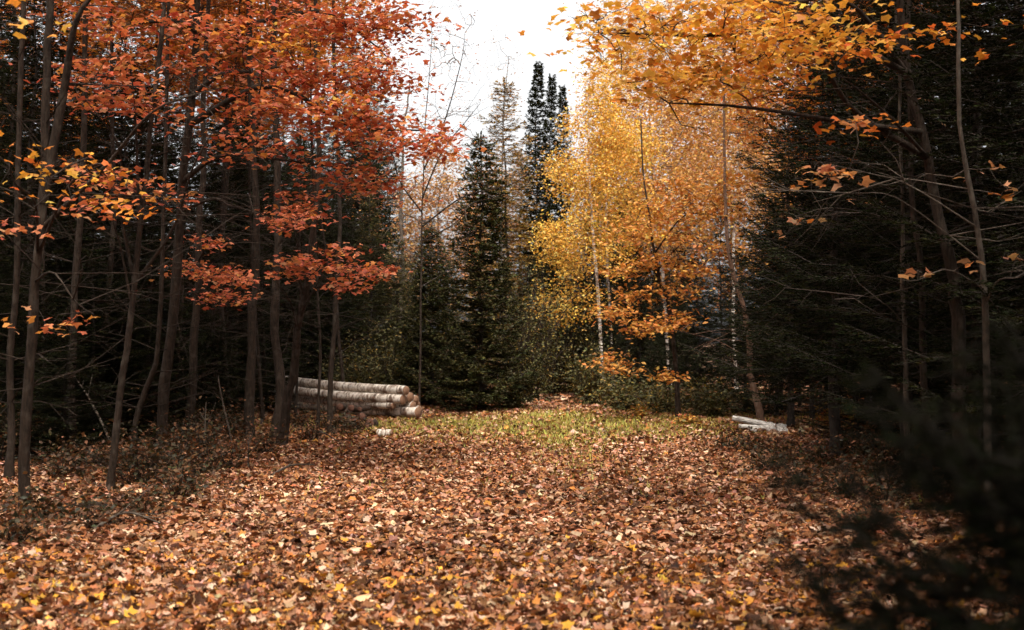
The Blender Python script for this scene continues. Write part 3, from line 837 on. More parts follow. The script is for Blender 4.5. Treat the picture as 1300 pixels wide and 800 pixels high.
tree('maple_tree', 'stout forked maple with a pale limb and amber leaves on low twigs', 'tree', None,
     TP((35, 655, 12.3), (33, 520, 12.2), (42, 380, 12.1), (52, 240, 12.0), (62, 100, 11.9), (64, -60, 11.8), (70, -420, 11.6)), 0.050, 0.026,
     limbs=[(0.50, P(140, -30, 11.6), 0.05), (0.42, P(10, 205, 10.8), 0.016), (0.40, P(140, 205, 10.8), 0.016), (0.36, P(120, 400, 11), 0.012), (0.47, P(280, 110, 11.2), 0.022)],
     sprays=[S(60, 208, 10.8, 60, 14, 6, ORANGE), S(95, 238, 10.9, 70, 12, 5, YELLOW), S(125, 212, 10.9, 30, 10, 3, YELLOW), S(30, 245, 11, 36, 12, 3, ORANGE), S(70, 410, 11, 24, 6, 6), S(12, 285, 11, 24, 8, 5), S(110, 270, 11, 50, 6, 5), S(15, 8, 8.5, 18, 10, 5, YELLOW), S(150, 265, 11, 30, 10, 7, ORANGE)],
     crown=[(P(60, -330, 11.5), (2.2, 2.2, 1.0), 110)], palette=RED, leaf=0.066, per=6, single=100, extra_twigs=26, cluster=0.13)
tree('maple_tree', 'slender curving maple with rust red boughs next to the stout forked one', 'tree', gm,
     TP((140, 626, 14.3), (155, 500, 14.2), (172, 360, 14.1), (185, 200, 14), (205, 0, 13.9), (222, -380, 13.6)), 0.040, 0.018,
     limbs=[(0.42, P(110, 130, 13.8), 0.02), (0.4, P(270, 165, 13.5), 0.02), (0.36, P(135, 235, 13.6), 0.014), (0.5, P(150, 40, 13.5), 0.02)],
     sprays=[S(170, 105, 13.7, 46, 14, 12), S(150, 130, 13.8, 50, 12, 10), S(115, 95, 13.8, 40, 14, 8), S(140, 230, 13.7, 50, 10, 12), S(200, 245, 13.7, 34, 8, 6), S(190, 140, 13.8, 40, 14, 9), S(130, 25, 13.5, 50, 20, 12), S(230, 25, 13.8, 60, 22, 13), S(85, 120, 14, 40, 14, 5), S(150, 40, 14, 30, 14, 5)],
     crown=[(P(215, -300, 13.8), (2.0, 2.0, 1.0), 100)], palette=RED, leaf=0.076, per=10, single=100, extra_twigs=16)
# --- bare-stemmed poles among the maples
poles = [((315, 556, 22.5), (322, 420, 22.4), (320, 280, 22.2), (318, -100, 21.8), 0.105, 'dark straight maple trunk in front of the birch log stack end', M_BARK),
         ((420, 552, 23), (423, 430, 23), (428, 300, 22.8), (425, 0, 22.5), 0.06, 'dark trunk crossing the birch logs nearest their cut ends', M_BARK),
         ((404, 552, 24), (405, 430, 24), (401, 300, 24), (392, 0, 23.8), 0.033, 'thin dark stem crossing the birch logs', M_BARK),
         ((350, 560, 21.8), (355, 470, 21.8), (352, 330, 21.6), (345, 0, 21.3), 0.11, 'blackish trunk hiding the far end of the birch logs', M_BARK),
         ((252, 545, 24), (262, 450, 24), (276, 360, 23.8), (300, 60, 23.5), 0.035, 'thin stem slanting up beside the grey maple trunk', M_BARK),
         ((168, 602, 17), (182, 500, 17), (203, 400, 16.8), (215, 0, 16.5), 0.05, 'thin dark trunk leaning against the gloom behind the curving maple', M_BARK),
         ((12, 640, 14.5), (16, 480, 14.5), (22, 250, 14.3), (26, -200, 14), 0.055, 'broad blackish trunk behind the stout forked maple', M_BARK),
         ((90, 590, 18), (96, 420, 18), (100, 200, 18), (110, -150, 17.6), 0.07, 'dim trunk between the forked maple and the curving maple', M_BARK)]
crownN = 0
for a, b, c, e, r, lab, bk in poles:
    ph = P(*e)
    tree('maple_tree', lab, 'tree', gm, TP(a, b, c, e, (e[0] + 10, e[1] - 260, e[2])), r * 0.82, r * 0.3,
         crown=[(P(e[0], e[1] - 160, e[2]), (2.2, 2.2, 1.3), 110)], palette=ORANGE, leaf=0.11, per=14, big=False, extra_twigs=60, sides=9)

rng = np.random.default_rng(35)
# --- thin poles deep in the wood: one built, the rest copies
DP = tree('young_tree', 'slim bare stem in the gloom behind the maples', 'tree', 'slim stems in the shaded wood',
          [np.array([0, 0, 0.0]), np.array([0.06, 0.03, 2.5]), np.array([-0.05, 0.05, 5]), np.array([0.1, 0, 9.0])], 0.036, 0.015,
          crown=[(np.array([0, 0, 7.8]), (2.1, 2.1, 1.8), 220)], palette=ORANGE, leaf=0.12, per=16, big=False, extra_twigs=50, sides=7, nseg=16)
DP2 = tree('young_tree', 'slim bare stem in the gloom behind the maples', 'tree', 'slim stems in the shaded wood',
           [np.array([0, 0, 0.0]), np.array([-0.15, 0.03, 2.5]), np.array([-0.2, -0.1, 5]), np.array([0.0, 0, 10.0])], 0.052, 0.02,
           crown=[(np.array([0, 0, 8.4]), (2.4, 2.4, 2.0), 250)], palette=BROWNISH, leaf=0.12, per=16, big=False, extra_twigs=50, sides=7, nseg=16)
spots = []
for px, d in [(60, 20), (125, 21), (185, 25), (222, 23), (270, 27), (292, 25), (335, 27), (10, 24), (375, 28), (440, 30), (340, 31), (160, 29), (105, 27), (300, 33), (45, 30),
              (1030, 27), (1040, 26), (1068, 25), (1090, 22), (1110, 27), (1145, 18), (1178, 14), (1250, 17), (1205, 24), (1280, 20), (990, 30), (1015, 31)]:
    spots.append(G(px, d))
for x, y in [(1.9, -0.4), (2.3, 1.7), (2.2, -2.4), (2.9, 4.0), (3.6, 6.2), (-6, 9.5), (-7.5, 5.5), (-5.4, 3), (-9, 11), (-8, 15), (-6.4, -1), (-10, 7), (1.3, -1.9), (1.7, 0.5), (0.9, -3.6)]:  # out-of-view stems, added so their crowns cast shade
    spots.append(np.array([x, y, float(gz(x, y))]))
for i, q in enumerate(spots):
    src = [DP, DP2][i % 2]
    s = rng.uniform(0.8, 1.15)
    if i < 2:
        src.location = q; src.rotation_euler = (0, 0, rng.uniform(0, 6))
    else:
        copy_thing(src, q, rng.uniform(0, 6.28), s, s * rng.uniform(0.9, 1.15), label='slim bare stem in the gloom behind the maples' if q[0] < 0 else 'slim bare stem in the gloom among the dark spruces', tilt=(rng.normal(0, .04), rng.normal(0, .04)))  # labels shared with the out-of-view stems added for shade

rng = np.random.default_rng(36)
# --- birches and golden trees at the end of the clearing
tree('birch_tree', 'golden birch with a white leaning trunk at the end of the clearing', 'tree', None,
     TP((766, 500, 37), (758, 345, 37), (750, 240, 37), (746, 140, 37), (750, 75, 37)), 0.05, 0.015,
     crown=[(P(758, 105, 37), (0.45, 0.5, 0.7), 40), (P(752, 160, 37), (0.8, 0.9, 0.8), 100), (P(748, 225, 37), (1.05, 1.2, 0.9), 150), (P(716, 215, 37.5), (0.45, 0.6, 0.4), 26), (P(705, 300, 36.5), (0.5, 0.8, 0.4), 30), (P(785, 190, 37), (0.6, .8, 0.7), 60), (P(738, 310, 37), (1.2, 1.3, 0.9), 120), (P(722, 385, 37), (1.0, 1.0, .7), 50)], palette=BIRCHL, leaf=0.08, per=26, big=False, bark=M_BIRCH, kind_twig=M_TWIG, cluster=0.17, flat=0.9, tilt=0.9)
tree('birch_tree', 'straight white birch stem among the golden leaves', 'tree', None,
     TP((778, 500, 39), (772, 320, 39), (768, 200, 39), (770, 90, 39)), 0.045, 0.015,
     crown=[(P(776, 120, 39), (0.6, 0.7, 0.9), 60), (P(800, 190, 39), (1.0, 1.1, 0.9), 110), (P(800, 275, 39), (1.2, 1.2, 1.0), 110)], palette=BIRCHL, leaf=0.085, per=26, big=False, bark=M_BIRCH, kind_twig=M_TWIG, cluster=0.17, flat=0.9, tilt=0.9)
tree('birch_tree', 'amber crowned birch rising behind the overhanging yellow maple boughs', 'tree', None,
     TP((850, 500, 41), (842, 340, 41), (838, 180, 41), (850, -20, 41)), 0.06, 0.02, limbs=[(0.6, P(910, 120, 40), 0.03), (0.55, P(800, 120, 40), 0.03)],
     crown=[(P(850, 60, 41), (1.9, 1.7, 1.6), 260), (P(880, 170, 41), (2.2, 1.8, 1.7), 420), (P(870, 270, 40), (1.9, 1.6, 1.2), 260), (P(800, 30, 42), (1.5, 1.5, 1.3), 160), (P(930, -20, 41), (1.8, 1.5, 1.3), 200)], palette=([(0.56, 0.32, 0.09), (0.48, 0.25, 0.10), (0.62, 0.40, 0.14), (0.36, 0.2, 0.1)], [3, 2.5, 2.5, 1]), leaf=0.085, per=22, big=False, bark=M_BIRCH, kind_twig=M_TWIG, cluster=0.2, flat=0.9, tilt=0.9)
tree('birch_tree', 'coppery birch between the amber one and the dark spruces', 'tree', None,
     TP((935, 500, 38), (930, 320, 38), (940, 160, 38), (945, 0, 38)), 0.05, 0.02,
     crown=[(P(945, 100, 38), (1.7, 1.5, 1.6), 240), (P(950, 220, 38), (1.6, 1.4, 1.5), 230), (P(960, 20, 38), (1.6, 1.4, 1.4), 160)], palette=([(0.50, 0.26, 0.08), (0.44, 0.22, 0.10), (0.60, 0.36, 0.12), (0.34, 0.17, 0.09)], [3, 2.5, 2, 1]), leaf=0.085, per=22, big=False, bark=M_BIRCH, kind_twig=M_TWIG, cluster=0.2, flat=0.9, tilt=0.9)
gb = [(800, 302, 34, 9), (862, 305, 30, 8), (835, 330, 40, 8), (795, 345, 30, 7), (880, 345, 34, 8), (805, 375, 34, 7), (860, 372, 30, 8), (790, 398, 30, 7), (835, 412, 28, 8), (812, 420, 24, 5), (860, 405, 24, 8), (790, 466, 26, 5), (848, 478, 20, 5), (770, 455, 14, 4), (815, 285, 40, 9), (880, 280, 44, 10), (840, 262, 44, 10), (905, 320, 24, 8), (930, 270, 34, 9), (775, 395, 14, 4), (900, 250, 40, 10), (860, 235, 40, 10), (930, 230, 40, 10)]
tree('beech_tree', 'orange beech with flat layered sprays before the dark evergreens', 'tree', None,
     TP((862, 520, 27.5), (850, 392, 27.3), (836, 348, 27.2), (822, 270, 27), (815, 150, 27)), 0.05, 0.012,
     limbs=[(0.55, P(880, 300, 27), 0.018), (0.5, P(800, 340, 26.5), 0.014), (0.45, P(800, 395, 26.6), 0.013), (0.4, P(850, 410, 26.5), 0.012), (0.3, P(790, 465, 26.4), 0.011), (0.62, P(930, 250, 27), 0.02)],
     sprays=[S(a, b, 26.8, w, h * 1.5, max(6, int(w * 0.75)), None, 0.8) for a, b, w, h in gb], palette=BEECH, leaf=0.10, per=9, big=False, cluster=0.15, flat=0.42, tilt=0.5, bark=M_BARK)
tree('birch_tree', 'leaning reddish bare trunk beside the stacked white billets', 'tree', None,
     TP((966, 536, 26.5), (955, 470, 26.5), (943, 400, 26.4), (928, 320, 26.3), (920, 240, 26.2), (918, 60, 26)), 0.068, 0.02,
     limbs=[(0.25, P(850, 418, 26), 0.008), (0.3, P(1010, 380, 26), 0.008), (0.42, P(860, 330, 26), 0.010)],
     crown=[(P(930, 130, 26), (1.2, 1.2, 1.5), 120)], palette=BEECH, leaf=0.08, per=7, big=False, bark=M_BARKR, extra_twigs=16, flat=0.5)
# --- nearly bare trees against the sky
tree('birch_tree', 'nearly bare birch with long twigs reaching over the dark fir', 'tree', None,
     TP((532, 520, 30), (534, 380, 30), (537, 260, 30), (540, 150, 30), (548, 40, 30)), 0.026, 0.006,
     limbs=[(0.45, P(690, 205, 29), 0.022), (0.40, P(640, 250, 29), 0.018), (0.55, P(610, 130, 29), 0.02), (0.62, P(590, 40, 29), 0.02), (0.5, P(480, 180, 29), 0.02)],
     crown=[(P(565, 90, 29.5), (0.85, 1.0, 1.7), 210, BROWNISH, 0.1), (P(600, 205, 29.5), (1.2, 1.0, 0.55), 90, BROWNISH, 0.1), (P(560, 300, 29.5), (0.9, 1.0, 0.9), 110, BROWNISH, 0.1)],
     palette=BROWNISH, leaf=0.06, per=2, big=False, bark=M_BARK, kind_twig=M_TWIG, cluster=0.1, extra_twigs=30)
tree('young_tree', 'wispy thin tree with a few pale leaves against the white sky', 'tree', None,
     TP((634, 500, 42), (636, 300, 42), (640, 150, 42), (645, 70, 42)), 0.03, 0.008,
     crown=[(P(640, 90, 42), (0.7, 0.7, 1.4), 70, TAN, 0.1), (P(655, 220, 42), (1.3, 1.0, 1.2), 150, TAN, 0.1)], palette=TAN, leaf=0.07, per=3, big=False, bark=M_TWIG, cluster=0.13)
tree('young_tree', 'hazy brown twiggy tree filling the gap behind the bare birch', 'tree', None,
     TP((505, 500, 44), (508, 350, 44), (512, 200, 44), (520, 100, 44)), 0.09, 0.02,
     crown=[(P(515, 220, 44), (1.9, 1.5, 2.2), 300, BROWNISH, 0.1), (P(580, 300, 46), (1.6, 1.5, 1.6), 200, BROWNISH, 0.1)], palette=BROWNISH, leaf=0.08, per=5, big=False, bark=M_TWIG, cluster=0.2)

gf_ = 'hazy russet trees beyond the end of the clearing'
for px, d, top, w, h, n, plt, lab in [(560, 50, 190, 2.0, 3.2, 420, TAN, 'hazy russet tree behind the slim fir'), (625, 54, 200, 1.7, 3.0, 300, TAN, 'hazy russet tree beneath the golden larch'), (830, 49, 40, 2.4, 4.2, 420, BEECH, 'hazy orange tree glimpsed through the golden birches'), (925, 47, 60, 2.6, 4.2, 460, BEECH, 'hazy orange tree glimpsed beside the spruce wall'), (770, 50, 150, 1.8, 3.4, 300, BIRCHL, 'hazy yellow tree behind the straight white birch')]:
    H = EYE + (HOR - top) / F * d
    q = G(px, d)
    tree('russet_tree', lab, 'tree', gf_, [q, q + np.array([.1, 0, H * .4]), q + np.array([-.1, 0, H * .7]), q + np.array([.1, 0, H * .95])], 0.07, 0.012,
         crown=[(q + np.array([0, 0, H - h * 0.75]), (w * .75, w * .75, h * 0.75), n // 2), (q + np.array([0, 0, H * 0.5]), (w, w, H * 0.32), n // 2)], palette=plt, leaf=0.13, per=18 if plt is TAN else 30, big=False, bark=M_TWIG, cluster=0.22, flat=0.9, tilt=0.9)

rng = np.random.default_rng(37)
# --- yellow maple hanging over from the other side
tree('maple_tree', 'yellow maple spreading its boughs out from the dark spruces', 'tree', None,
     TP((1225, 640, 13.2), (1215, 430, 13.1), (1200, 320, 13), (1178, 200, 12.9), (1152, 0, 12.7), (1120, -300, 12.3)), 0.075, 0.025,
     limbs=[(0.62, P(960, 50, 11.6), 0.035), (0.66, P(850, 130, 11.3), 0.03), (0.72, P(760, 40, 11), 0.035), (0.6, P(1060, 90, 11.4), 0.02), (0.74, P(900, -30, 11.4), 0.03)],
     sprays=[S(745, 35, 11.1, 36, 18, 10), S(800, 40, 11.1, 56, 20, 17), S(870, 25, 11.2, 80, 20, 26), S(950, 30, 11.3, 90, 24, 31), S(1040, 30, 11.5, 80, 30, 22), S(830, 75, 11.3, 70, 10, 13), S(910, 75, 11.4, 90, 14, 20), S(845, 112, 11.3, 60, 8, 17),
             S(790, 118, 11.2, 30, 8, 4), S(930, 100, 11.5, 70, 10, 15), S(990, 80, 11.5, 70, 18, 17), S(1060, 70, 11.6, 60, 14, 9, ORANGE), S(1100, 50, 11.8, 70, 22, 7, ORANGE), S(1150, 45, 11.8, 60, 16, 3, ORANGE), S(1090, 155, 11.8, 40, 10, 3, ORANGE), S(1260, 40, 11.5, 50, 14, 3, ORANGE)],
     crown=[(P(960, -160, 12), (2.4, 2.0, 0.8), 120), (P(1120, -280, 12), (1.8, 1.8, 1.0), 70)], palette=YELLOW, leaf=0.072, per=9, single=300, cluster=0.17, extra_twigs=26)
# sparse beech saplings with a few pale leaves in the shade
for (a, lab, sp) in [(((1255, 560, 11.5), (1250, 430, 11.4), (1243, 300, 11.2), (1222, 130, 11), (1210, -150, 10.8)), 'thin sapling holding a few pale leaves in the spruce gloom',
                      [(1085, 155, 30, 6, 5), (1050, 215, 46, 10, 9), (1065, 222, 30, 10, 7), (1240, 215, 12, 8, 3), (1285, 245, 20, 5, 3), (1160, 347, 14, 4, 3), (1240, 332, 14, 4, 2), (1285, 328, 14, 5, 3)]),
                     (((1150, 585, 15), (1150, 450, 14.8), (1145, 240, 14.5), (1140, 0, 14.3)), 'thin grey sapling with long bare side twigs in the spruce gloom',
                      [(1015, 285, 30, 14, 5), (1030, 230, 30, 14, 5), (1110, 245, 30, 14, 3), (1150, 150, 40, 30, 4)])]:
    tree('young_tree', lab, 'tree', None, TP(*a), 0.035, 0.012, limbs=[(0.45, P(1080, 245, 10.8), 0.008), (0.52, P(1040, 205, 10.8), 0.008), (0.35, P(1310, 345, 10.5), 0.008), (0.38, P(1120, 350, 10.6), 0.007)] if a[0][0] > 1200 else [(0.6, P(1010, 275, 14), 0.007), (0.7, P(1230, 240, 14), 0.007), (0.4, P(1060, 380, 14), 0.007)],
         sprays=[S(px, py, a[0][2] - 0.6, w, h, n, None, 0.4) for px, py, w, h, n in sp], palette=([(0.50, 0.27, 0.15), (0.45, 0.2, 0.1), (0.6, 0.22, 0.05)], [3, 2, 1]), leaf=0.085, per=2, big=True, cluster=0.06, bark=M_TWIG, extra_twigs=10, sides=7)

rng = np.random.default_rng(38)
# ================================================================== SHRUBS
def shrub(name, label, group, at, H, R, stems, per, palette, leaf=0.06, cluster=0.10, shell=0.2, mat=None, bias=0.6):
    base = np.array(at, float)
    root = empty(name, base); tag(root, label, 'shrub', group)
    st = Geo(); lv = Geo()
    tips = []
    for i in range(stems):
        a = rng.uniform(0, 6.28); q = rng.uniform(0, 1) ** 0.6 * R
        h = H * rng.uniform(0.45, 1.0) * (1 - 0.35 * (q / R) ** 2)
        e = np.array([math.cos(a) * q, math.sin(a) * q, h])
        m = e * np.array([0.35, 0.35, 0.5]) + rng.normal(0, 0.05 * H, 3)
        s0 = np.array([math.cos(a), math.sin(a), 0]) * q * 0.15 + np.array([0, 0, -0.03])
        pth = smooth_path([s0, m, e], 5)
        st.line(pth, np.linspace(0.007, 0.002, 5) * (0.6 + 0.4 * H), 4, GREY)
        for t in np.linspace(bias, 1, 5): tips.append(pth[int(t * 4)] + rng.normal(0, 0.08 * R, 3))
    tips = np.array(tips)
    T = np.repeat(tips, per, 0); C = T + rng.normal(0, cluster, T.shape)
    C[:, 2] = np.maximum(C[:, 2], 0.02)
    n = len(C); X, Y, Z = leaf_axes(n, 0.8)
    lv.scatter(SMALL_V, SMALL_F, C, X, Y, Z, leaf * rng.uniform(0.6, 1.3, n), pal(*palette, n))
    obj('stems', st.mesh('stems', M_BARK), root)['kind'] = 'stuff'
    obj('foliage', lv.mesh('foliage', mat or M_GREEN), root)['kind'] = 'stuff'
    return root

gs = 'olive shrubs along the end of the clearing'
for px, d, top, R, n, lab in [(648, 31.5, 495, 0.45, 26, 'small round olive shrub where the path leaves the clearing'), (665, 35, 330, 1.3, 90, 'tall loose olive shrub behind the small round one'),
                              (585, 35, 380, 1.0, 70, 'tall olive shrub behind the slim fir trunk'), (500, 33.5, 400, 1.1, 80, 'olive shrub rising behind the cut ends of the birch logs'),
                              (752, 33, 430, 0.8, 50, 'dark olive shrub on the bend of the path'), (790, 30.5, 475, 0.8, 44, 'low leafy shrub at the foot of the orange beech'), (840, 29.5, 485, 0.8, 44, 'spreading leafy shrub beneath the layered beech sprays'),
                              (900, 28.5, 480, 0.8, 44, 'leafy shrub between the beech and the leaning trunk'), (450, 33, 430, 0.9, 60, 'olive shrub half hidden by the birch log pile'), (700, 38, 350, 1.3, 80, 'broad olive shrub before the black spruces')]:
    q = G(px, d); H = EYE + (HOR - top) / F * d - q[2]
    shrub('leafy_shrub', lab, gs, q, H, R, n, 10, OLIVE, leaf=0.075, cluster=0.15, bias=0.3)
for px, d, H, R, lab in [(815, 27.5, 0.28, 0.3, 'tiny yellowing shrub at the grass edge under the beech'), (870, 25.5, 0.22, 0.25, 'tiny russet shrub at the grass edge'), (1052, 24, 0.5, 0.22, 'small shrub with yellow leaves at the foot of the spruces'), (1080, 23.5, 0.75, 0.22, 'upright shrub with red and yellow leaves beside the thin stems')]:
    shrub('leafy_shrub', lab, None, G(px, d), H, R, 12, 6, ([(0.5, 0.27, 0.05), (0.4, 0.12, 0.04), (0.2, 0.16, 0.04)], [3, 1.5, 1.5]), leaf=0.07, cluster=0.06)
gu = 'low brush along the edges of the leaf carpet'
brush = ([(0.035, 0.030, 0.014), (0.09, 0.046, 0.022), (0.05, 0.044, 0.016), (0.20, 0.09, 0.04)], [3.5, 3.5, 1.5, 2.5])
low = [(955, 19.2, 0.32, 0.5), (1000, 18, 0.36, 0.55), (1040, 17.5, 0.4, 0.5), (975, 16.6, 0.28, 0.45), (1015, 15, 0.3, 0.4), (925, 20.5, 0.25, 0.35), (1070, 14.2, 0.35, 0.5), (1120, 13.5, 0.4, 0.5),
       (50, 11.6, 0.3, 0.45), (120, 11.2, 0.25, 0.4), (185, 12, 0.32, 0.45), (230, 13.5, 0.35, 0.45), (20, 10.4, 0.3, 0.4), (290, 16.5, 0.45, 0.45), (250, 18.5, 0.5, 0.5), (340, 19, 0.4, 0.4), (200, 16, 0.4, 0.5), (90, 15, 0.4, 0.5), (300, 21.5, 0.5, 0.5), (395, 21.5, 0.35, 0.4), (440, 22.5, 0.3, 0.3), (1090, 19, 0.5, 0.5), (1180, 17, 0.5, 0.6), (1230, 14, 0.5, 0.5), (1100, 11.3, 0.25, 0.4), (430, 24.2, 0.35, 0.25), (455, 24.0, 0.22, 0.2), (415, 24.5, 0.45, 0.3), (380, 25, 0.4, 0.4)]
for i in range(34):
    d = rng.uniform(14.5, 26); px = rng.uniform(-10, 330) if i % 3 else rng.uniform(1080, 1300)
    low.append((px, d, rng.uniform(0.4, 0.8), rng.uniform(0.5, 0.8)))
for px, d, H, R in low:
    lab = 'low dark brush at the edge of the leaf carpet under the spruces' if px > 700 else 'low twiggy brush among fallen leaves under the maples'
    shrub('low_shrub', lab, gu, G(px, d), H, R, 26, 3, brush, leaf=0.055, cluster=0.07, bias=0.4)

rng = np.random.default_rng(39)
# ================================================================== LOGS
def log_thing(name, label, group, a, b, r0, r1, mat, cat='log', sides=18, end=None):
    """round log from a to b; cut ends are parts"""
    a = np.array(a, float); b = np.array(b, float)
    L = np.linalg.norm(b - a)
    d = Vector((b - a) / L)
    n = 14
    g = Geo()
    t = np.linspace(0, 1, n)
    pth = np.stack([min(0.022, L * .01) * np.sin(t * 5 + rng.uniform(0, 6)), min(0.022, L * .01) * np.sin(t * 4 + rng.uniform(0, 6)), t * L], 1)
    rad = (r0 + (r1 - r0) * t) * (1 + 0.035 * rng.normal(0, 1, n))
    for k in range(rng.integers(1, 4)):
        c = rng.uniform(0.1, 0.9); rad = rad * (1 + 0.07 * np.exp(-((t - c) / 0.025) ** 2))
    g.line(pth, rad, sides, GREY, 0.012)
    o = obj(name, g.mesh(name, mat, True))
    tag(o, label, cat, group)
    o.location = a
    o.rotation_mode = 'QUATERNION'; o.rotation_quaternion = d.to_track_quat('Z', 'Y')
    for zz, rr, c in ((0, rad[0], pth[0]), (L, rad[-1], pth[-1])):
        e = Geo()
        ang = np.arange(sides) / sides * 2 * math.pi
        s = -1 if zz == 0 else 1
        ring = np.stack([c[0] + rr * 0.985 * np.cos(ang), c[1] + rr * 0.985 * np.sin(ang), np.full(sides, -s * 0.012)], 1)
        ring2 = np.stack([c[0] + rr * 0.93 * np.cos(ang), c[1] + rr * 0.93 * np.sin(ang), np.full(sides, s * 0.004)], 1)
        v = np.vstack([ring, ring2, [[c[0], c[1], s * 0.006]]])
        f = [[i, (i + 1) % sides, sides + (i + 1) % sides] for i in range(sides)] + [[i, sides + (i + 1) % sides, sides + i] for i in range(sides)] + [[sides + i, sides + (i + 1) % sides, 2 * sides] for i in range(sides)]
        e.add(v, f, GREY)
        obj('cut_end', e.mesh('cut_end', end or M_END), o, (0, 0, zz))
    return o

gp = 'birch logs stacked beside the clearing'
# the stack runs away from the clearing edge; its axis points right and slightly towards the camera
def LP(px, py, d): return P(px, py, d)
DL, DR = 31.0, 28.6
def stack_log(x0, y0, x1, y1, r, lab, back=0.0, r1=None):
    a = P(x0, y0, DL + back); b = P(x1, y1, DR + back)
    log_thing('birch_log', lab, gp, a, b, r, r1 or r * 1.05, M_BIRCH)
stack_log(362, 482, 515, 497, 0.09, 'topmost white birch log at the front of the stack')
stack_log(345, 493, 511, 508, 0.092, 'white birch log lying just under the topmost one')
stack_log(352, 503, 500, 516, 0.07, 'shaded birch log in the middle of the stack', back=0.12)
stack_log(360, 513, 530, 523, 0.095, 'bottom birch log of the stack with its cut end in the grass', r1=0.10)
stack_log(372, 487, 522, 503, 0.10, 'birch log behind the topmost one, reaching past it', back=0.35)
stack_log(365, 499, 525, 514, 0.092, 'birch log in the second row jutting beyond the front row', back=0.4)
stack_log(370, 497, 529, 508, 0.085, 'farther birch log whose pale cut end shows past the second row', back=0.75)
stack_log(370, 512, 533, 523, 0.10, 'lowest birch log of the rear row, its round end above the grass', back=0.8)
stack_log(372, 505, 531, 515, 0.08, 'rear birch log between the pale end and the lowest one', back=0.85)
# heap of short firewood bolts in front of the stack, ends to the camera
gf = 'short bolts heaped before the birch stack'
bolts = [(432, 517, 25.2, .10, 'short bolt with a reddish sawn face, highest in the heap'), (446, 518, 25.3, .075, 'small bolt beside the highest one in the heap'), (457, 520, 25.4, .06, 'slim bolt leaning on the heap top'), (460, 529, 25, .10, 'bolt with a bright orange sawn face in the heap'),
         (450, 543, 24.7, .12, 'dark bolt at the foot of the heap'), (436, 534, 24.8, .11, 'mossy bolt in the middle of the heap'), (469, 538, 24.9, .12, 'bark covered bolt at the grassy side of the heap'), (424, 541, 24.8, .12, 'dim bolt at the shaded side of the heap'), (466, 548, 24.6, .08, 'small bolt resting on the leaves before the heap')]
for px, py, d, r, lab in bolts:
    r *= 0.8
    a = P(px, py, d); a[2] = max(a[2], float(gz(a[0], a[1])) + r * 0.9)
    dirn = np.array([rng.uniform(-0.15, 0.35), 1.0, rng.uniform(-0.1, 0.05)])
    log_thing('firewood_bolt', lab, gf, a, a + dirn / np.linalg.norm(dirn) * rng.uniform(0.4, 0.6), r * rng.uniform(0.8, 1.1), r, M_BARKD, end=M_OLDEND)
a = P(480, 556, 22.3); a[2] = float(gz(a[0], a[1])) + 0.06
log_thing('birch_log', 'short pale birch piece lying alone on the leaves near the heap', None, a, a + np.array([0.22, -0.05, 0.0]), 0.065, 0.06, M_BIRCH)
# white birch billets on the other side
gw2 = 'white birch billets under the dark spruces'
M_WHITE = bpy.data.materials.new('white_birch_bark'); M_WHITE.use_nodes = True
_p = M_WHITE.node_tree.nodes['Principled BSDF']; _p.inputs['Roughness'].default_value = 0.7
_n = M_WHITE.node_tree.nodes.new('ShaderNodeTexNoise'); _n.inputs['Scale'].default_value = 9; _n.inputs['Detail'].default_value = 6
_c = M_WHITE.node_tree.nodes.new('ShaderNodeValToRGB'); _c.color_ramp.elements[0].position = 0.38; _c.color_ramp.elements[0].color = (0.10, 0.07, 0.05, 1)
_c.color_ramp.elements[1].position = 0.56; _c.color_ramp.elements[1].color = (0.64, 0.59, 0.52, 1)
M_WHITE.node_tree.links.new(_n.outputs['Fac'], _c.inputs[0]); M_WHITE.node_tree.links.new(_c.outputs[0], _p.inputs['Base Color'])
db = 23.5
log_thing('birch_log', 'long thin white branch slanting up from the billets', gw2, P(930, 531, db), P(984, 541, db - 0.3), 0.045, 0.05, M_WHITE)
log_thing('birch_log', 'white pole lying level below the slanting branch', gw2, P(938, 541, db - 0.2), P(978, 543, db - 0.4), 0.04, 0.04, M_WHITE)
log_thing('birch_log', 'stubby white piece tucked under the level pole', gw2, P(955, 545, db - 0.3), P(964, 547, db - 0.5), 0.045, 0.045, M_WHITE)
log_thing('birch_log', 'thick white billet with its end up against the slanting branch', gw2, P(977, 541, db - 0.1), P(981, 551, db - 0.75), 0.075, 0.08, M_WHITE)
log_thing('birch_log', 'thickest white billet at the spruce side of the pile', gw2, P(991, 543, db), P(994, 554, db - 0.75), 0.09, 0.095, M_WHITE)
log_thing('birch_log', 'short white pole crossing behind the two thick billets', gw2, P(970, 540, db + 0.15), P(998, 542, db + 0.1), 0.04, 0.04, M_WHITE)

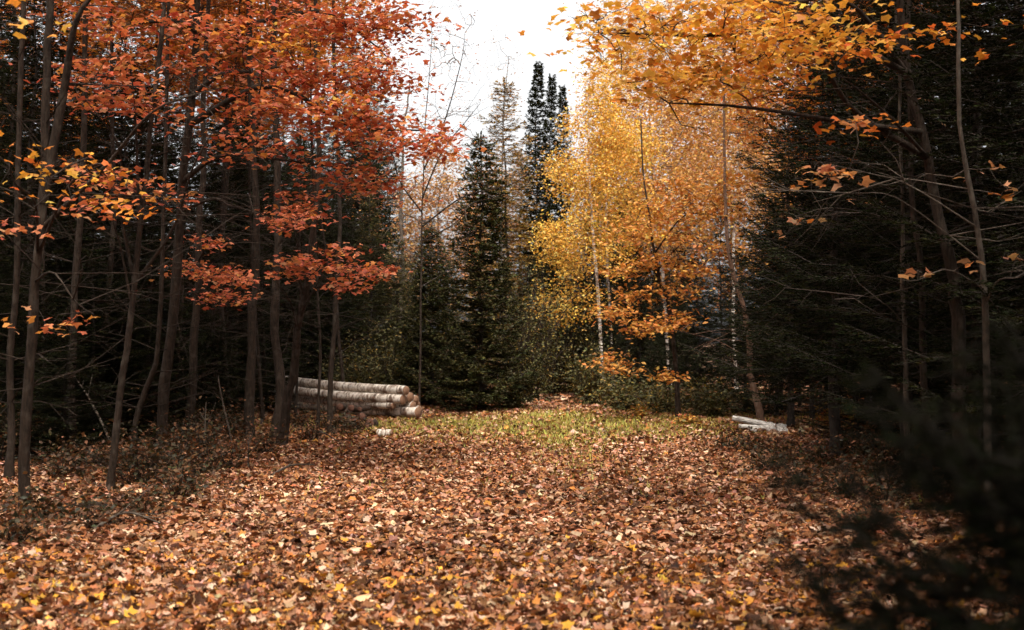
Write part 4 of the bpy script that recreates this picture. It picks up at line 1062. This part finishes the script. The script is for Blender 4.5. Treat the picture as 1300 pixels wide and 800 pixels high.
# ================================================================== DEAD WOOD ON THE FLOOR
def stick(label, pts, r, group='fallen sticks on the forest floor', name='fallen_branch', mat=None):
    base = np.asarray(pts[0]); g = Geo()
    q = smooth_path([np.asarray(p) - base for p in pts], 9)
    g.line(q, r * (1 - 0.6 * np.linspace(0, 1, 9)), 6, GREY, 0.06)
    for i in (3, 5, 6):
        d = q[i] - q[i - 1]; d = d / np.linalg.norm(d)
        e = q[i] + (d + rng.normal(0, 0.5, 3)) * 0.22
        e[2] = max(e[2], q[i][2] - 0.02)
        g.line([q[i], (q[i] + e) / 2, e], [r * 0.4, r * 0.3, r * 0.15], 4, GREY)
    o = obj(name, g.mesh(name, mat or M_TWIG, True)); o.location = base
    tag(o, label, 'branch', group)
    return o
def gp_(px, py_d, up=0.03):
    q = G(px, py_d); q[2] += up; return q
log_thing('fallen_log', 'short mossy log lying on leaves between the forked and curving maples', None, gp_(102, 12.4, 0.06), gp_(140, 12.1, 0.05), 0.05, 0.045, M_BARK)
stick('broken branch lying across the leaves before the maples', [gp_(345, 15.6, .04), gp_(370, 16.3, .10), gp_(400, 17.0, .06)], 0.018)
stick('pale dead stick leaning among brush under the maples', [gp_(295, 21, .02), gp_(285, 21.2, .5), gp_(277, 21.3, .95)], 0.02)
stick('thin dark stick standing upright in the leaves under the maples', [gp_(258, 16.5, 0), gp_(260, 16.5, .35), gp_(262, 16.6, .8)], 0.012)
stick('thin stub standing among leaves beside the upright stick', [gp_(316, 16.8, 0), gp_(316, 16.8, .2), gp_(317, 16.8, .42)], 0.014)
stick('dark forked twig poking from the leaves below the young fir', [gp_(1040, 7.9, .02), gp_(1044, 7.95, .12), gp_(1040, 8.0, .24)], 0.008)
stick('dark twig lying flat on yellow leaves', [gp_(1045, 8.2, .06), gp_(1065, 8.25, .08), gp_(1085, 8.3, .06)], 0.008)
stick('bent stick half buried in leaves under the maples', [gp_(120, 11.0, .03), gp_(160, 11.3, .12), gp_(205, 11.2, .05)], 0.014)
for (x0, y0, d0, x1, y1, d1) in [(150, 520, 17.5, 90, 470, 18), (205, 530, 20, 240, 560, 18.5), (385, 520, 23, 430, 560, 20)]:
    a, b = P(x0, y0, d0), P(x1, y1, d1)
    a[2] = float(gz(a[0], a[1])) + 0.03
    stick('dim dead branch propped in the gloom between maple trunks', [a, (a + b) / 2 + np.array([0, 0, .08]), b], 0.02)
